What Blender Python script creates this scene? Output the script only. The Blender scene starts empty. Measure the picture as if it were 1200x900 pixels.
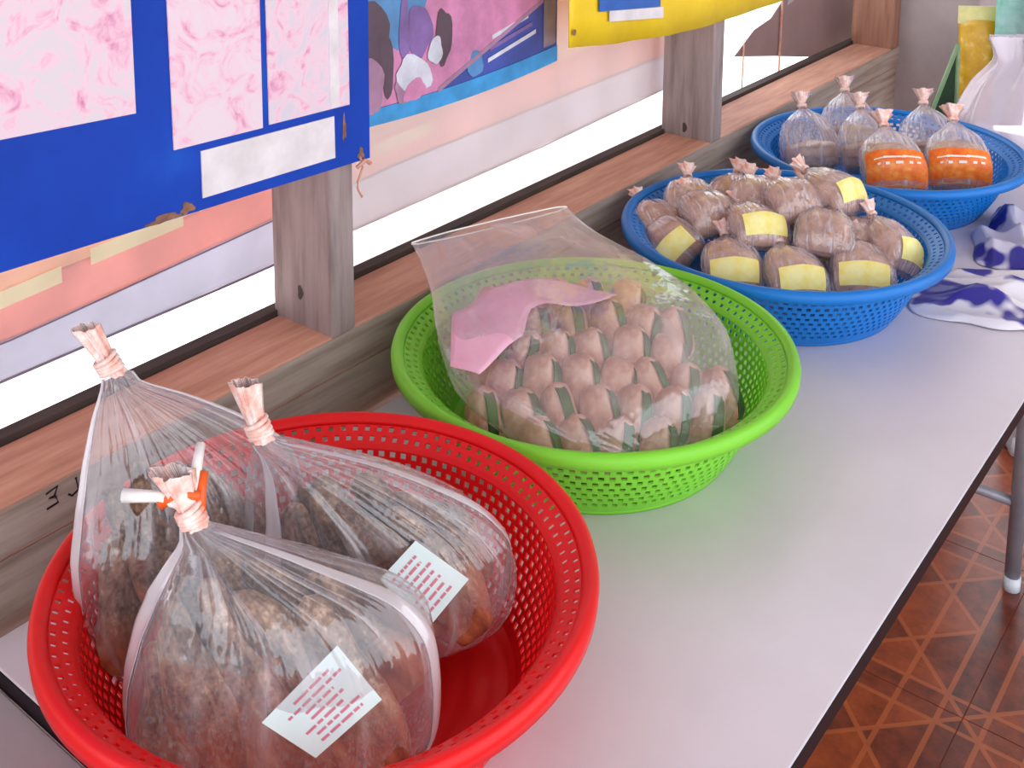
import bpy, math, random
import numpy as np
from mathutils import Vector, Matrix

random.seed(7)
rng = np.random.RandomState(11)
scene = bpy.context.scene
col = scene.collection
PI = math.pi

# ------------------------------------------------------------------ camera
cd = bpy.data.cameras.new('camera')
cam = bpy.data.objects.new('camera', cd)
col.objects.link(cam)
F_PX, CY = 1360.82, -46.42
cd.sensor_fit = 'HORIZONTAL'
cd.sensor_width = 36.0
cd.lens = F_PX * 36.0 / 1200.0
cd.shift_x = 0.0
cd.shift_y = (CY - 450.0) / 1200.0
cd.clip_start = 0.02
yaw, pitch, roll, CAM_H = math.radians(-37.7366), math.radians(9.4252), math.radians(0.3913), 0.65138
d = Vector((math.sin(yaw) * math.cos(pitch), math.cos(yaw) * math.cos(pitch), -math.sin(pitch)))
r = Vector((math.cos(yaw), -math.sin(yaw), 0))
u = r.cross(d)
r, u = math.cos(roll) * r + math.sin(roll) * u, -math.sin(roll) * r + math.cos(roll) * u
cam.matrix_world = Matrix(((r.x, u.x, -d.x, 0), (r.y, u.y, -d.y, 0), (r.z, u.z, -d.z, CAM_H), (0, 0, 0, 1)))
scene.camera = cam

# ------------------------------------------------------------------ world, sun, exposure
w = bpy.data.worlds.new('sky')
scene.world = w
w.use_nodes = True
bg = w.node_tree.nodes['Background']
bg.inputs['Color'].default_value = (0.90, 0.94, 1.0, 1)
bg.inputs['Strength'].default_value = 1.7
sd = bpy.data.lights.new('sun', 'SUN')
sd.energy = 9.0
sd.angle = math.radians(1.5)
sd.color = (1.0, 0.96, 0.90)
sun = bpy.data.objects.new('sun', sd)
col.objects.link(sun)
sun.rotation_euler = Vector((0.03, -0.55, -0.84)).to_track_quat('-Z', 'Y').to_euler()
sun.location = (-3, 4, 6)
vs = scene.view_settings
vs.view_transform = 'Standard'
vs.look = 'None'
vs.gamma = 1.0
vs.use_curve_mapping = False
vs.exposure = 0.62


# ------------------------------------------------------------------ material helpers
def srgb(c):
    def f(v):
        v = v / 255.0
        return v / 12.92 if v <= 0.04045 else ((v + 0.055) / 1.055) ** 2.4
    return (f(c[0]), f(c[1]), f(c[2]), 1.0)


def new_mat(name):
    m = bpy.data.materials.new(name)
    m.use_nodes = True
    nt = m.node_tree
    nt.nodes.clear()
    out = nt.nodes.new('ShaderNodeOutputMaterial')
    return m, nt, out


def principled(nt, out=None, **kw):
    p = nt.nodes.new('ShaderNodeBsdfPrincipled')
    for k, v in kw.items():
        p.inputs[k.replace('_', ' ')].default_value = v
    if out is not None:
        nt.links.new(p.outputs[0], out.inputs['Surface'])
    return p


def noise(nt, scale, detail=3.0, rough=0.55, vec=None, stretch=None, coord='Object'):
    tc = nt.nodes.new('ShaderNodeTexCoord')
    src = tc.outputs[coord]
    if stretch is not None:
        mp = nt.nodes.new('ShaderNodeMapping')
        mp.inputs['Scale'].default_value = stretch
        nt.links.new(src, mp.inputs['Vector'])
        src = mp.outputs['Vector']
    n = nt.nodes.new('ShaderNodeTexNoise')
    n.inputs['Scale'].default_value = scale
    n.inputs['Detail'].default_value = detail
    n.inputs['Roughness'].default_value = rough
    nt.links.new(src, n.inputs['Vector'])
    return n


def ramp(nt, fac, stops):
    cr = nt.nodes.new('ShaderNodeValToRGB')
    e = cr.color_ramp.elements
    e[0].position, e[0].color = stops[0]
    e[1].position, e[1].color = stops[-1]
    for pos, c in stops[1:-1]:
        k = e.new(pos)
        k.color = c
    nt.links.new(fac, cr.inputs['Fac'])
    return cr


def bump(nt, height, strength, dist, p):
    b = nt.nodes.new('ShaderNodeBump')
    b.inputs['Strength'].default_value = strength
    b.inputs['Distance'].default_value = dist
    nt.links.new(height, b.inputs['Height'])
    nt.links.new(b.outputs['Normal'], p.inputs['Normal'])
    return b


def noisy_mat(name, stops, scale, rough=0.5, stretch=None, bmp=0.0, bdist=0.002, spec=0.5, detail=4.0):
    """noise-ramped colour, stops as (pos, (r,g,b) 0-255)"""
    m, nt, out = new_mat(name)
    p = principled(nt, out, Roughness=rough)
    p.inputs['Specular IOR Level'].default_value = spec
    n = noise(nt, scale, detail, 0.6, stretch=stretch)
    cr = ramp(nt, n.outputs['Fac'], [(a, srgb(c)) for a, c in stops])
    nt.links.new(cr.outputs['Color'], p.inputs['Base Color'])
    if bmp:
        bump(nt, n.outputs['Fac'], bmp, bdist, p)
    return m


def plain(name, c, rough=0.5, spec=0.5, metal=0.0, var=0.06, scale=30.0):
    lo = tuple(max(0, v * (1 - var)) for v in c)
    hi = tuple(min(255, v * (1 + var)) for v in c)
    m = noisy_mat(name, [(0.3, lo), (0.7, hi)], scale, rough, spec=spec)
    m.node_tree.nodes['Principled BSDF'].inputs['Metallic'].default_value = metal
    return m


def film_mat(name, haze=0.10, edge=0.55, tint=(235, 230, 235), bmp=0.5, scale=38.0, rough=0.13, stretch=(1, 1, 0.35), gloss=0.55, streak=None, streak_haze=0.0):
    """clear plastic film: transparent, with gloss, and white haze painted in for sheen at grazing angles and glints along creases"""
    m, nt, out = new_mat(name)

    def mth(op, a, b):
        q = nt.nodes.new('ShaderNodeMath'); q.operation = op
        for i, x in enumerate((a, b)):
            if isinstance(x, (int, float)): q.inputs[i].default_value = x
            else: nt.links.new(x, q.inputs[i])
        return q.outputs[0]
    tr = nt.nodes.new('ShaderNodeBsdfTransparent')
    tr.inputs['Color'].default_value = (0.975, 0.97, 0.975, 1)
    p = principled(nt, None, Roughness=0.35)
    p.inputs['Base Color'].default_value = srgb(tint)
    n = noise(nt, scale, 3.0, 0.6, stretch=stretch)
    height = n.outputs['Fac']
    if streak:
        n2 = noise(nt, 1.0, 2.0, 0.6, stretch=streak, coord='UV')
        height = mth('ADD', mth('MULTIPLY', n.outputs['Fac'], 0.6), n2.outputs['Fac'])
    b = bump(nt, height, bmp, 0.006, p)
    lw = nt.nodes.new('ShaderNodeLayerWeight')
    lw.inputs['Blend'].default_value = 0.5
    nt.links.new(b.outputs['Normal'], lw.inputs['Normal'])
    f2 = mth('POWER', lw.outputs['Facing'], 2.2)
    fac = mth('ADD', mth('MULTIPLY', f2, edge - haze), haze)
    if streak:
        mr = nt.nodes.new('ShaderNodeMapRange')
        mr.inputs['From Min'].default_value = 0.52
        mr.inputs['From Max'].default_value = 0.74
        mr.inputs['To Max'].default_value = streak_haze
        nt.links.new(n2.outputs['Fac'], mr.inputs['Value'])
        fac = mth('MINIMUM', mth('ADD', fac, mr.outputs[0]), 0.9)  # streak haze mixes white glints into the film colour
    gl = nt.nodes.new('ShaderNodeBsdfGlossy')
    gl.inputs['Color'].default_value = (0.95, 0.97, 1.0, 1)
    gl.inputs['Roughness'].default_value = rough
    nt.links.new(b.outputs['Normal'], gl.inputs['Normal'])
    mx = nt.nodes.new('ShaderNodeMixShader')
    nt.links.new(fac, mx.inputs['Fac'])
    nt.links.new(tr.outputs[0], mx.inputs[1])
    nt.links.new(p.outputs[0], mx.inputs[2])
    f5 = mth('ADD', mth('MULTIPLY', mth('POWER', lw.outputs['Facing'], 3.4), gloss), 0.085)
    mx2 = nt.nodes.new('ShaderNodeMixShader')
    nt.links.new(f5, mx2.inputs['Fac'])
    nt.links.new(mx.outputs[0], mx2.inputs[1])
    nt.links.new(gl.outputs[0], mx2.inputs[2])
    nt.links.new(mx2.outputs[0], out.inputs['Surface'])
    return m


# ------------------------------------------------------------------ geometry helpers
def world_loc(o):
    v = Vector((0, 0, 0))
    while o is not None:
        v += o.location
        o = o.parent
    return v


def obj(name, verts, faces, mat, parent=None, smooth=False, local=False, origin=None, grid=None):
    """one mesh object; verts are in world space unless local"""
    off = Vector((0, 0, 0))
    if parent is not None and not local:
        off = world_loc(parent)
    if parent is None and origin is not None:
        off = Vector(origin)
    me = bpy.data.meshes.new(name)
    me.from_pydata([(v[0] - off.x, v[1] - off.y, v[2] - off.z) for v in verts], [], faces)
    if smooth:
        me.polygons.foreach_set('use_smooth', [True] * len(me.polygons))
    if mat is not None:
        me.materials.append(mat)
    if grid is not None:
        nt_, ns_ = grid
        uv = me.uv_layers.new(name='wrap')
        co = np.zeros(len(me.loops) * 2)
        vi = np.zeros(len(me.loops), int)
        me.loops.foreach_get('vertex_index', vi)
        ang = (vi % ns_) / ns_
        ang = np.abs(ang - 0.5) * 2 + 0.15 * np.sin(ang * 2 * np.pi)
        co[0::2] = ang
        co[1::2] = (vi // ns_) / nt_
        uv.data.foreach_set('uv', co)
    me.update()
    o = bpy.data.objects.new(name, me)
    col.objects.link(o)
    if parent is not None:
        o.parent = parent
    elif origin is not None:
        o.location = origin
    return o


def tag(o, label=None, cat=None, group=None, kind=None):
    if label: o['label'] = label
    if cat: o['category'] = cat
    if group: o['group'] = group
    if kind: o['kind'] = kind
    return o


def empty(name, loc=(0, 0, 0), rot=(0, 0, 0)):
    o = bpy.data.objects.new(name, None)
    o.empty_display_size = 0.05
    o.location = loc
    o.rotation_euler = rot
    col.objects.link(o)
    return o


def copy_tree(o, parent=None):
    c = o.copy()
    col.objects.link(c)
    if parent is not None:
        c.parent = parent
    for ch in o.children:
        copy_tree(ch, c)
    return c


def boxg(x0, x1, y0, y1, z0, z1):
    v = [(x0, y0, z0), (x1, y0, z0), (x1, y1, z0), (x0, y1, z0), (x0, y0, z1), (x1, y0, z1), (x1, y1, z1), (x0, y1, z1)]
    f = [(0, 3, 2, 1), (4, 5, 6, 7), (0, 1, 5, 4), (1, 2, 6, 5), (2, 3, 7, 6), (3, 0, 4, 7)]
    return v, f


def box(name, b, mat, parent=None, bev=0.0, origin=None):
    v, f = boxg(*b)
    o = obj(name, v, f, mat, parent, origin=origin)
    if bev:
        m = o.modifiers.new('bevel', 'BEVEL')
        m.width = bev
        m.segments = 2
        m.limit_method = 'ANGLE'
    return o


def join(parts):
    V, Fs = [], []
    for v, f in parts:
        k = len(V)
        V += list(v)
        Fs += [tuple(i + k for i in q) for q in f]
    return V, Fs


def prism(poly, axis, a, b):
    """extrude polygon; axis 'x': poly is (y,z), from x=a to x=b"""
    n = len(poly)
    if axis == 'x':
        V = [(a, p, q) for p, q in poly] + [(b, p, q) for p, q in poly]
    else:
        V = [(p, q, a) for p, q in poly] + [(p, q, b) for p, q in poly]
    f = [tuple(range(n)), tuple(range(2 * n - 1, n - 1, -1))]
    f += [(i, i + n, (i + 1) % n + n, (i + 1) % n) for i in range(n)]
    return V, f


def tube(pts, rad, n=8, closed=False):
    pts = [Vector(p) for p in pts]
    m = len(pts)
    V, Fs = [], []
    rads = rad if isinstance(rad, (list, tuple)) else [rad] * m
    for i, p in enumerate(pts):
        a = pts[(i - 1) % m] if (closed or i > 0) else p
        b = pts[(i + 1) % m] if (closed or i < m - 1) else p
        t = (b - a).normalized()
        s = t.cross(Vector((0, 0, 1)))
        if s.length < 1e-4:
            s = t.cross(Vector((1, 0, 0)))
        s.normalize()
        q = s.cross(t)
        for k in range(n):
            th = 2 * PI * k / n
            V.append(tuple(p + rads[i] * (math.cos(th) * s + math.sin(th) * q)))
    for i in range(m if closed else m - 1):
        for k in range(n):
            j = (i + 1) % m
            Fs.append((i * n + k, i * n + (k + 1) % n, j * n + (k + 1) % n, j * n + k))
    if not closed:
        Fs.append(tuple(range(n - 1, -1, -1)))
        Fs.append(tuple((m - 1) * n + k for k in range(n)))
    return V, Fs


def smooth_interp(ts, vals, t):
    """Catmull-Rom through (ts, vals)"""
    ts = np.asarray(ts, float)
    vals = np.asarray(vals, float)
    i = int(np.clip(np.searchsorted(ts, t) - 1, 0, len(ts) - 2))
    h = ts[i + 1] - ts[i]
    x = (t - ts[i]) / h
    m0 = (vals[i + 1] - vals[i - 1]) / (ts[i + 1] - ts[i - 1]) if i > 0 else (vals[1] - vals[0]) / h
    m1 = (vals[i + 2] - vals[i]) / (ts[i + 2] - ts[i]) if i < len(ts) - 2 else (vals[i + 1] - vals[i]) / h
    return ((2 * x ** 3 - 3 * x ** 2 + 1) * vals[i] + (x ** 3 - 2 * x ** 2 + x) * h * m0 + (-2 * x ** 3 + 3 * x ** 2) * vals[i + 1] + (x ** 3 - x ** 2) * h * m1)


class Bag:
    """a gathered pouch lofted through sections (t, centre, half width, half depth, pleat)"""
    def __init__(self, secs, W, N, seed=0, expo=2.4, expo_top=None):
        self.expo_top = expo if expo_top is None else expo_top
        self.t = [s[0] for s in secs]
        self.c = [s[1] for s in secs]
        self.hw = [s[2] for s in secs]
        self.ht = [s[3] for s in secs]
        self.pl = [s[4] for s in secs]
        self.W, self.N, self.expo = np.array(W, float), np.array(N, float), expo
        rs = np.random.RandomState(seed)
        self.k = rs.randint(4, 8, 1).tolist() + rs.randint(9, 14, 1).tolist() + rs.randint(17, 26, 1).tolist()
        self.ph = rs.rand(3) * 6.28
        self.tw = (rs.rand(3) - 0.5) * 3.0

    def pt(self, t, th, grow=0.0, scale=1.0):
        c = smooth_interp(self.t, self.c, t)
        hw = max(float(np.interp(t, self.t, self.hw)) * 0.4 + 0.6 * float(smooth_interp(self.t, self.hw, t)), 0.0008) * scale + grow
        ht = max(float(np.interp(t, self.t, self.ht)) * 0.4 + 0.6 * float(smooth_interp(self.t, self.ht, t)), 0.0008) * scale + grow
        pl = float(np.interp(t, self.t, self.pl))
        e = 2.0 / (self.expo + (self.expo_top - self.expo) * min(1.0, max(0.0, (t - 0.35) / 0.4)))
        cx, sx = math.cos(th), math.sin(th)
        a = math.copysign(abs(cx) ** e, cx) * hw
        b = math.copysign(abs(sx) ** e, sx) * ht
        rd = lambda k_, p_, w_: 1 - 2 * abs(math.sin(0.5 * (k_ * th + p_ + w_ * t)))
        f = 1 + pl * (0.6 * rd(self.k[0], self.ph[0], self.tw[0]) + 0.4 * rd(self.k[1], self.ph[1], self.tw[1]) + 0.2 * math.sin(self.k[2] * th + self.ph[2] + self.tw[2] * t))
        return c + f * (a * self.W + b * self.N)

    def mesh(self, t0=0.0, t1=1.0, nt=44, ns=84, cap0=True, cap1=False, grow=0.0, scale=1.0, noise_amp=0.0):
        V, Fs = [], []
        for i in range(nt + 1):
            t = t0 + (t1 - t0) * i / nt
            for k in range(ns):
                p = self.pt(t, 2 * PI * k / ns, grow, scale)
                if noise_amp:
                    p = p + noise_amp * np.array([math.sin(p[0] * 310 + p[1] * 170), math.sin(p[1] * 290 + p[2] * 240 + 1), math.sin(p[2] * 330 + p[0] * 210 + 2)])
                V.append(tuple(p))
        for i in range(nt):
            for k in range(ns):
                Fs.append((i * ns + k, i * ns + (k + 1) % ns, (i + 1) * ns + (k + 1) % ns, (i + 1) * ns + k))
        if cap0:
            Fs.append(tuple(range(ns - 1, -1, -1)))
        if cap1:
            Fs.append(tuple(nt * ns + k for k in range(ns)))
        return V, Fs

    def patch(self, t0, t1, a0, a1, grow=0.001, nt=6, na=14):
        V, Fs = [], []
        for i in range(nt + 1):
            for k in range(na + 1):
                V.append(tuple(self.pt(t0 + (t1 - t0) * i / nt, a0 + (a1 - a0) * k / na, grow)))
        m = na + 1
        for i in range(nt):
            for k in range(na):
                Fs.append((i * m + k, i * m + k + 1, (i + 1) * m + k + 1, (i + 1) * m + k))
        return V, Fs


# ------------------------------------------------------------------ materials
M = {}
M['sill_top'] = noisy_mat('sill_wood', [(0.25, (168, 118, 98)), (0.5, (196, 144, 122)), (0.75, (212, 164, 142))], 14, 0.6, stretch=(6, 0.6, 6), bmp=0.3)
M['plank'] = noisy_mat('plank_wood', [(0.25, (126, 110, 98)), (0.5, (164, 149, 138)), (0.75, (182, 168, 160))], 12, 0.7, stretch=(6, 0.5, 7), bmp=0.3)
M['plank_grey'] = noisy_mat('plank_grey_wood', [(0.25, (140, 128, 124)), (0.5, (172, 160, 156)), (0.75, (186, 176, 172))], 12, 0.7, stretch=(6, 0.5, 7), bmp=0.3)
M['post'] = noisy_mat('post_wood', [(0.2, (112, 96, 94)), (0.5, (150, 134, 132)), (0.8, (168, 152, 150))], 16, 0.7, stretch=(5, 5, 0.5), bmp=0.35)
M['post_warm'] = noisy_mat('warm_post_wood', [(0.2, (116, 80, 64)), (0.5, (156, 112, 92)), (0.8, (174, 132, 112))], 16, 0.7, stretch=(5, 5, 0.5), bmp=0.35)
M['dark_strip'] = noisy_mat('dark_strip_wood', [(0.3, (46, 36, 34)), (0.7, (74, 58, 52))], 18, 0.7, stretch=(6, 0.6, 6))
M['knot'] = plain('knot_wood', (72, 56, 50), 0.8)
M['pillar'] = noisy_mat('pillar_concrete', [(0.3, (166, 156, 158)), (0.7, (188, 178, 180))], 9, 0.8, bmp=0.15)
M['table'] = noisy_mat('table_laminate', [(0.3, (214, 206, 216)), (0.7, (224, 217, 226))], 5, 0.36)
M['table_old'] = noisy_mat('worn_table_laminate', [(0.3, (160, 150, 158)), (0.7, (176, 166, 172))], 7, 0.5)
M['black_edge'] = plain('black_edge_band', (26, 15, 22), 0.5, spec=0.3)
M['steel'] = plain('grey_steel', (150, 150, 160), 0.4, metal=0.3)
M['foot'] = plain('white_foot', (215, 222, 232), 0.4)
M['ground'] = noisy_mat('outdoor_concrete', [(0.3, (196, 188, 184)), (0.7, (214, 206, 202))], 3, 0.9)
M['roof'] = noisy_mat('roof_sheet', [(0.3, (150, 146, 144)), (0.7, (176, 172, 170))], 4, 0.7)


def basket_mat(name, c):
    m, nt, out = new_mat(name)
    p = principled(nt, out, Roughness=0.36)
    p.inputs['Specular IOR Level'].default_value = 0.32
    n = noise(nt, 9, 2)
    cr = ramp(nt, n.outputs['Fac'], [(0.3, srgb(tuple(v * 0.94 for v in c))), (0.7, srgb(c))])
    nt.links.new(cr.outputs['Color'], p.inputs['Base Color'])
    p.inputs['Subsurface Weight'].default_value = 0.12
    p.inputs['Subsurface Radius'].default_value = (0.004, 0.004, 0.004)
    p.inputs['Subsurface Scale'].default_value = 0.5
    return m


M['red'] = basket_mat('red_plastic', (230, 20, 24))
M['green'] = basket_mat('green_plastic', (128, 212, 56))
M['blue'] = basket_mat('blue_plastic', (18, 118, 204))
M['film'] = film_mat('clear_bag_film', 0.07, 0.50, bmp=1.0, scale=26, stretch=(1.4, 1.4, 0.6), rough=0.07, gloss=0.8, streak=(15, 1.6, 1), streak_haze=0.34)
M['film_fold'] = film_mat('folded_bag_film', 0.42, 0.75, tint=(240, 234, 238), bmp=0.5, scale=24, rough=0.1, gloss=0.7)
M['film_flat'] = film_mat('clear_flat_film', 0.13, 0.45, tint=(238, 226, 228), bmp=0.9, scale=24, stretch=(1, 1, 1), rough=0.12, gloss=0.5, streak=(7, 3, 1), streak_haze=0.3)
M['film_small'] = film_mat('clear_packet_film', 0.14, 0.6, tint=(240, 228, 236), bmp=0.9, scale=50, stretch=(1, 1, 1), rough=0.1, gloss=0.8, streak=(12, 2.5, 1), streak_haze=0.5)
M['film_white'] = film_mat('milky_bag_film', 0.5, 0.85, tint=(226, 212, 228), bmp=0.6, scale=22, stretch=(1, 1, 1), rough=0.3)
M['sheet'] = film_mat('window_sheet_film', 0.58, 0.66, tint=(250, 236, 232), bmp=0.25, scale=9, stretch=(1, 2.5, 0.3), rough=0.22, gloss=0.25)
M['paper'] = noisy_mat('label_paper', [(0.3, (206, 226, 226)), (0.7, (220, 234, 234))], 30, 0.6)
M['print_red'] = plain('label_print', (205, 120, 138), 0.7)
M['yellow_label'] = noisy_mat('yellow_label', [(0.3, (244, 224, 110)), (0.55, (248, 238, 160)), (0.75, (250, 248, 214))], 55, 0.5)
M['orange_label'] = noisy_mat('orange_label', [(0.3, (232, 92, 24)), (0.55, (246, 130, 40)), (0.75, (250, 170, 90))], 70, 0.45)
M['white_print'] = plain('white_print', (252, 236, 226), 0.5)
M['tie_pink'] = noisy_mat('tie_plastic', [(0.35, (238, 168, 150)), (0.65, (246, 232, 224))], 120, 0.35)
M['tie_orange'] = plain('orange_tie', (240, 98, 30), 0.4)
M['tie_white'] = plain('white_tie', (240, 238, 232), 0.4)
M['roll'] = noisy_mat('roll_meat', [(0.3, (176, 118, 98)), (0.5, (212, 160, 138)), (0.7, (236, 200, 180))], 60, 0.36, bmp=0.5)
M['leaf'] = noisy_mat('green_strip', [(0.3, (24, 66, 8)), (0.7, (58, 108, 22))], 70, 0.5)
M['pink_paper'] = noisy_mat('pink_paper', [(0.3, (238, 172, 198)), (0.7, (248, 200, 218))], 25, 0.5)
M['filling'] = noisy_mat('brown_filling', [(0.3, (150, 100, 76)), (0.5, (196, 148, 120)), (0.7, (228, 192, 168))], 40, 0.5, bmp=0.5)
M['filling_pale'] = noisy_mat('pale_filling', [(0.25, (170, 128, 104)), (0.5, (206, 170, 146)), (0.75, (226, 200, 184))], 45, 0.5, bmp=0.5)


def fish_mat():
    m, nt, out = new_mat('dried_fish_skin')
    p = principled(nt, out, Roughness=0.45)
    tc = nt.nodes.new('ShaderNodeTexCoord')
    n = noise(nt, 60, 5, 0.7, stretch=(0.35, 1, 1))
    fine = noise(nt, 260, 3, 0.7)
    mix = nt.nodes.new('ShaderNodeMath'); mix.operation = 'MULTIPLY_ADD'
    nt.links.new(fine.outputs['Fac'], mix.inputs[0])
    mix.inputs[1].default_value = 0.5
    nt.links.new(n.outputs['Fac'], mix.inputs[2])
    skin = ramp(nt, mix.outputs[0], [(0.58, srgb((40, 28, 24))), (0.70, srgb((104, 76, 60))), (0.84, srgb((150, 118, 94))), (0.98, srgb((206, 178, 152)))])
    flesh = ramp(nt, n.outputs['Fac'], [(0.3, srgb((120, 52, 34))), (0.55, srgb((188, 104, 66))), (0.75, srgb((214, 150, 104)))])
    sx = nt.nodes.new('ShaderNodeSeparateXYZ')
    nt.links.new(tc.outputs['Object'], sx.inputs[0])
    n2 = noise(nt, 18, 2)
    ad = nt.nodes.new('ShaderNodeMath'); ad.operation = 'MULTIPLY_ADD'
    nt.links.new(n2.outputs['Fac'], ad.inputs[0]); ad.inputs[1].default_value = 0.06
    nt.links.new(sx.outputs['X'], ad.inputs[2])
    mr = nt.nodes.new('ShaderNodeMapRange')
    mr.inputs['From Min'].default_value = 0.030
    mr.inputs['From Max'].default_value = 0.060
    nt.links.new(ad.outputs[0], mr.inputs['Value'])
    mc = nt.nodes.new('ShaderNodeMix'); mc.data_type = 'RGBA'
    nt.links.new(mr.outputs[0], mc.inputs['Factor'])
    nt.links.new(skin.outputs['Color'], mc.inputs['A'])
    nt.links.new(flesh.outputs['Color'], mc.inputs['B'])
    nt.links.new(mc.outputs['Result'], p.inputs['Base Color'])
    bump(nt, mix.outputs[0], 0.4, 0.002, p)
    return m


M['fish'] = fish_mat()


def tile_mat():
    m, nt, out = new_mat('patterned_floor_tile')
    p = principled(nt, out, Roughness=0.28)
    tc = nt.nodes.new('ShaderNodeTexCoord')
    sx = nt.nodes.new('ShaderNodeSeparateXYZ')
    nt.links.new(tc.outputs['Object'], sx.inputs[0])

    def mth(op, a, b=None):
        q = nt.nodes.new('ShaderNodeMath'); q.operation = op
        for i, x in enumerate((a, b)):
            if x is None: continue
            if isinstance(x, (int, float)): q.inputs[i].default_value = x
            else: nt.links.new(x, q.inputs[i])
        return q.outputs[0]
    U = mth('ABSOLUTE', sx.outputs['X'])
    Vv = mth('ABSOLUTE', sx.outputs['Y'])
    B = 0.168
    fam = [mth('ABSOLUTE', mth('SUBTRACT', U, B)), mth('ABSOLUTE', mth('SUBTRACT', Vv, B)),
           mth('MULTIPLY', mth('ABSOLUTE', mth('SUBTRACT', U, Vv)), 0.707),
           mth('MULTIPLY', mth('ABSOLUTE', mth('SUBTRACT', mth('ADD', U, Vv), B)), 0.707),
           mth('ABSOLUTE', mth('SUBTRACT', U, 0.105))]
    dmin = fam[0]
    for q in fam[1:]:
        dmin = mth('MINIMUM', dmin, q)
    line = mth('LESS_THAN', dmin, 0.0038)
    inner = mth('LESS_THAN', mth('ADD', U, Vv), B)
    band = mth('GREATER_THAN', mth('MAXIMUM', U, Vv), B)
    tri = mth('GREATER_THAN', U, Vv)
    n = noise(nt, 26, 5, 0.7)
    rust = ramp(nt, n.outputs['Fac'], [(0.25, srgb((104, 42, 20))), (0.5, srgb((146, 66, 30))), (0.78, srgb((172, 84, 40)))])
    dark = ramp(nt, n.outputs['Fac'], [(0.3, srgb((66, 26, 18))), (0.55, srgb((110, 48, 30))), (0.78, srgb((140, 66, 40)))])
    sel = mth('ADD', mth('MULTIPLY', band, 0.55), mth('MULTIPLY', mth('ABSOLUTE', mth('SUBTRACT', inner, tri)), 0.75))
    sel = mth('MINIMUM', sel, 1.0)
    m1 = nt.nodes.new('ShaderNodeMix'); m1.data_type = 'RGBA'
    nt.links.new(sel, m1.inputs['Factor'])
    nt.links.new(rust.outputs['Color'], m1.inputs['A'])
    nt.links.new(dark.outputs['Color'], m1.inputs['B'])
    m2 = nt.nodes.new('ShaderNodeMix'); m2.data_type = 'RGBA'
    nt.links.new(mth('MULTIPLY', line, 0.6), m2.inputs['Factor'])
    nt.links.new(m1.outputs['Result'], m2.inputs['A'])
    m2.inputs['B'].default_value = srgb((188, 100, 52))
    nt.links.new(m2.outputs['Result'], p.inputs['Base Color'])
    return m


M['tile'] = tile_mat()
M['grout'] = noisy_mat('floor_grout', [(0.3, (130, 66, 40)), (0.7, (156, 84, 52))], 12, 0.8)

# ------------------------------------------------------------------ setting: ground, floor, added shade roof
FZ = -0.75
g = box('ground', (-9, -1.0, -4, 12, FZ - 0.14, FZ - 0.06), M['ground'])
tag(g, 'pale sunlit concrete ground outside the window', kind='structure')
fl = box('floor', (-0.95, 3.2, -2.5, 6, FZ - 0.10, FZ - 0.0012), M['grout'])
tag(fl, 'brown patterned tile floor', kind='structure')
tv, tf = boxg(-0.1991, 0.1991, -0.1991, 0.1991, -0.009, 0.0)
tme = bpy.data.meshes.new('floor_tile')
tme.from_pydata(tv, [], tf)
tme.materials.append(M['tile'])
for i in range(7):
    for j in range(14):
        x, y = -0.597 + 0.4 * i, 0.23 + 0.4 * j - 0.8
        t = bpy.data.objects.new('floor_tile', tme)
        col.objects.link(t)
        t.location = (x, y, FZ)
        t.parent = fl
ce = box('shade_roof', (-1.06, 1.5, -2.6, 5.2, 1.75, 1.82), M['roof'])  # unseen roof, added to keep direct sun off the table
tag(ce, 'unseen grey roof sheet added to shade the stall', kind='structure')

# ------------------------------------------------------------------ timber wall with window openings
wl = empty('wall_left', (-0.80, 0.8, FZ))
tag(wl, 'low timber wall with sill and posts', kind='structure')
Y0, Y1 = -0.9, 2.62
box('sill_beam', (-0.880, -0.800, Y0, Y1, 0.046, 0.090), M['sill_top'], wl, 0.003)
box('sill_face_board', (-0.7995, -0.7985, Y0, Y1, 0.050, 0.0885), M['plank'], wl)
box('sill_back_strip', (-0.896, -0.881, Y0, Y1, 0.04, 0.0950), M['dark_strip'], wl)
for k in range(7):
    z1 = 0.0445 - 0.118 * k
    box('plank', (-0.835, -0.803 + 0.001 * (k % 2), Y0, Y1, z1 - 0.115, z1), M['plank'] if k % 2 == 0 else M['plank_grey'], wl, 0.0015)
for k, (py, wd) in enumerate(((-0.035, 0.032), (0.745, 0.032), (1.530, 0.034), (2.300, 0.04))):
    po = box('post', (-0.886, -0.7995, py, py + wd, 0.088, 1.74), M['post'] if k < 3 else M['post_warm'], wl, 0.002)
    if k in (1, 2):
        kz = 0.125 if k == 1 else 0.105
        kn = [(-0.845 + (0.004 + 0.001 * math.cos(3 * a)) * math.cos(a), py - 0.0004, kz + 0.008 * math.sin(a)) for a in [2 * PI * q / 14 for q in range(14)]]
        obj('knot', kn, [tuple(range(14))], M['knot'], po)
box('header_beam', (-0.886, -0.80, Y0, Y1, 0.80, 0.87), M['post'], wl, 0.003)
# pen marks on the sill face
pm = []
for pts in ([(0.436, 0.084), (0.446, 0.086), (0.443, 0.079), (0.438, 0.0795), (0.444, 0.078), (0.446, 0.072), (0.436, 0.071)],
            [(0.462, 0.085), (0.464, 0.074), (0.458, 0.071), (0.455, 0.074)]):
    pm.append(tube([(-0.7982, a, b) for a, b in pts], 0.0009, 5))
obj('pen_mark', *join(pm), M['black_edge'], wl)
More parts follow.
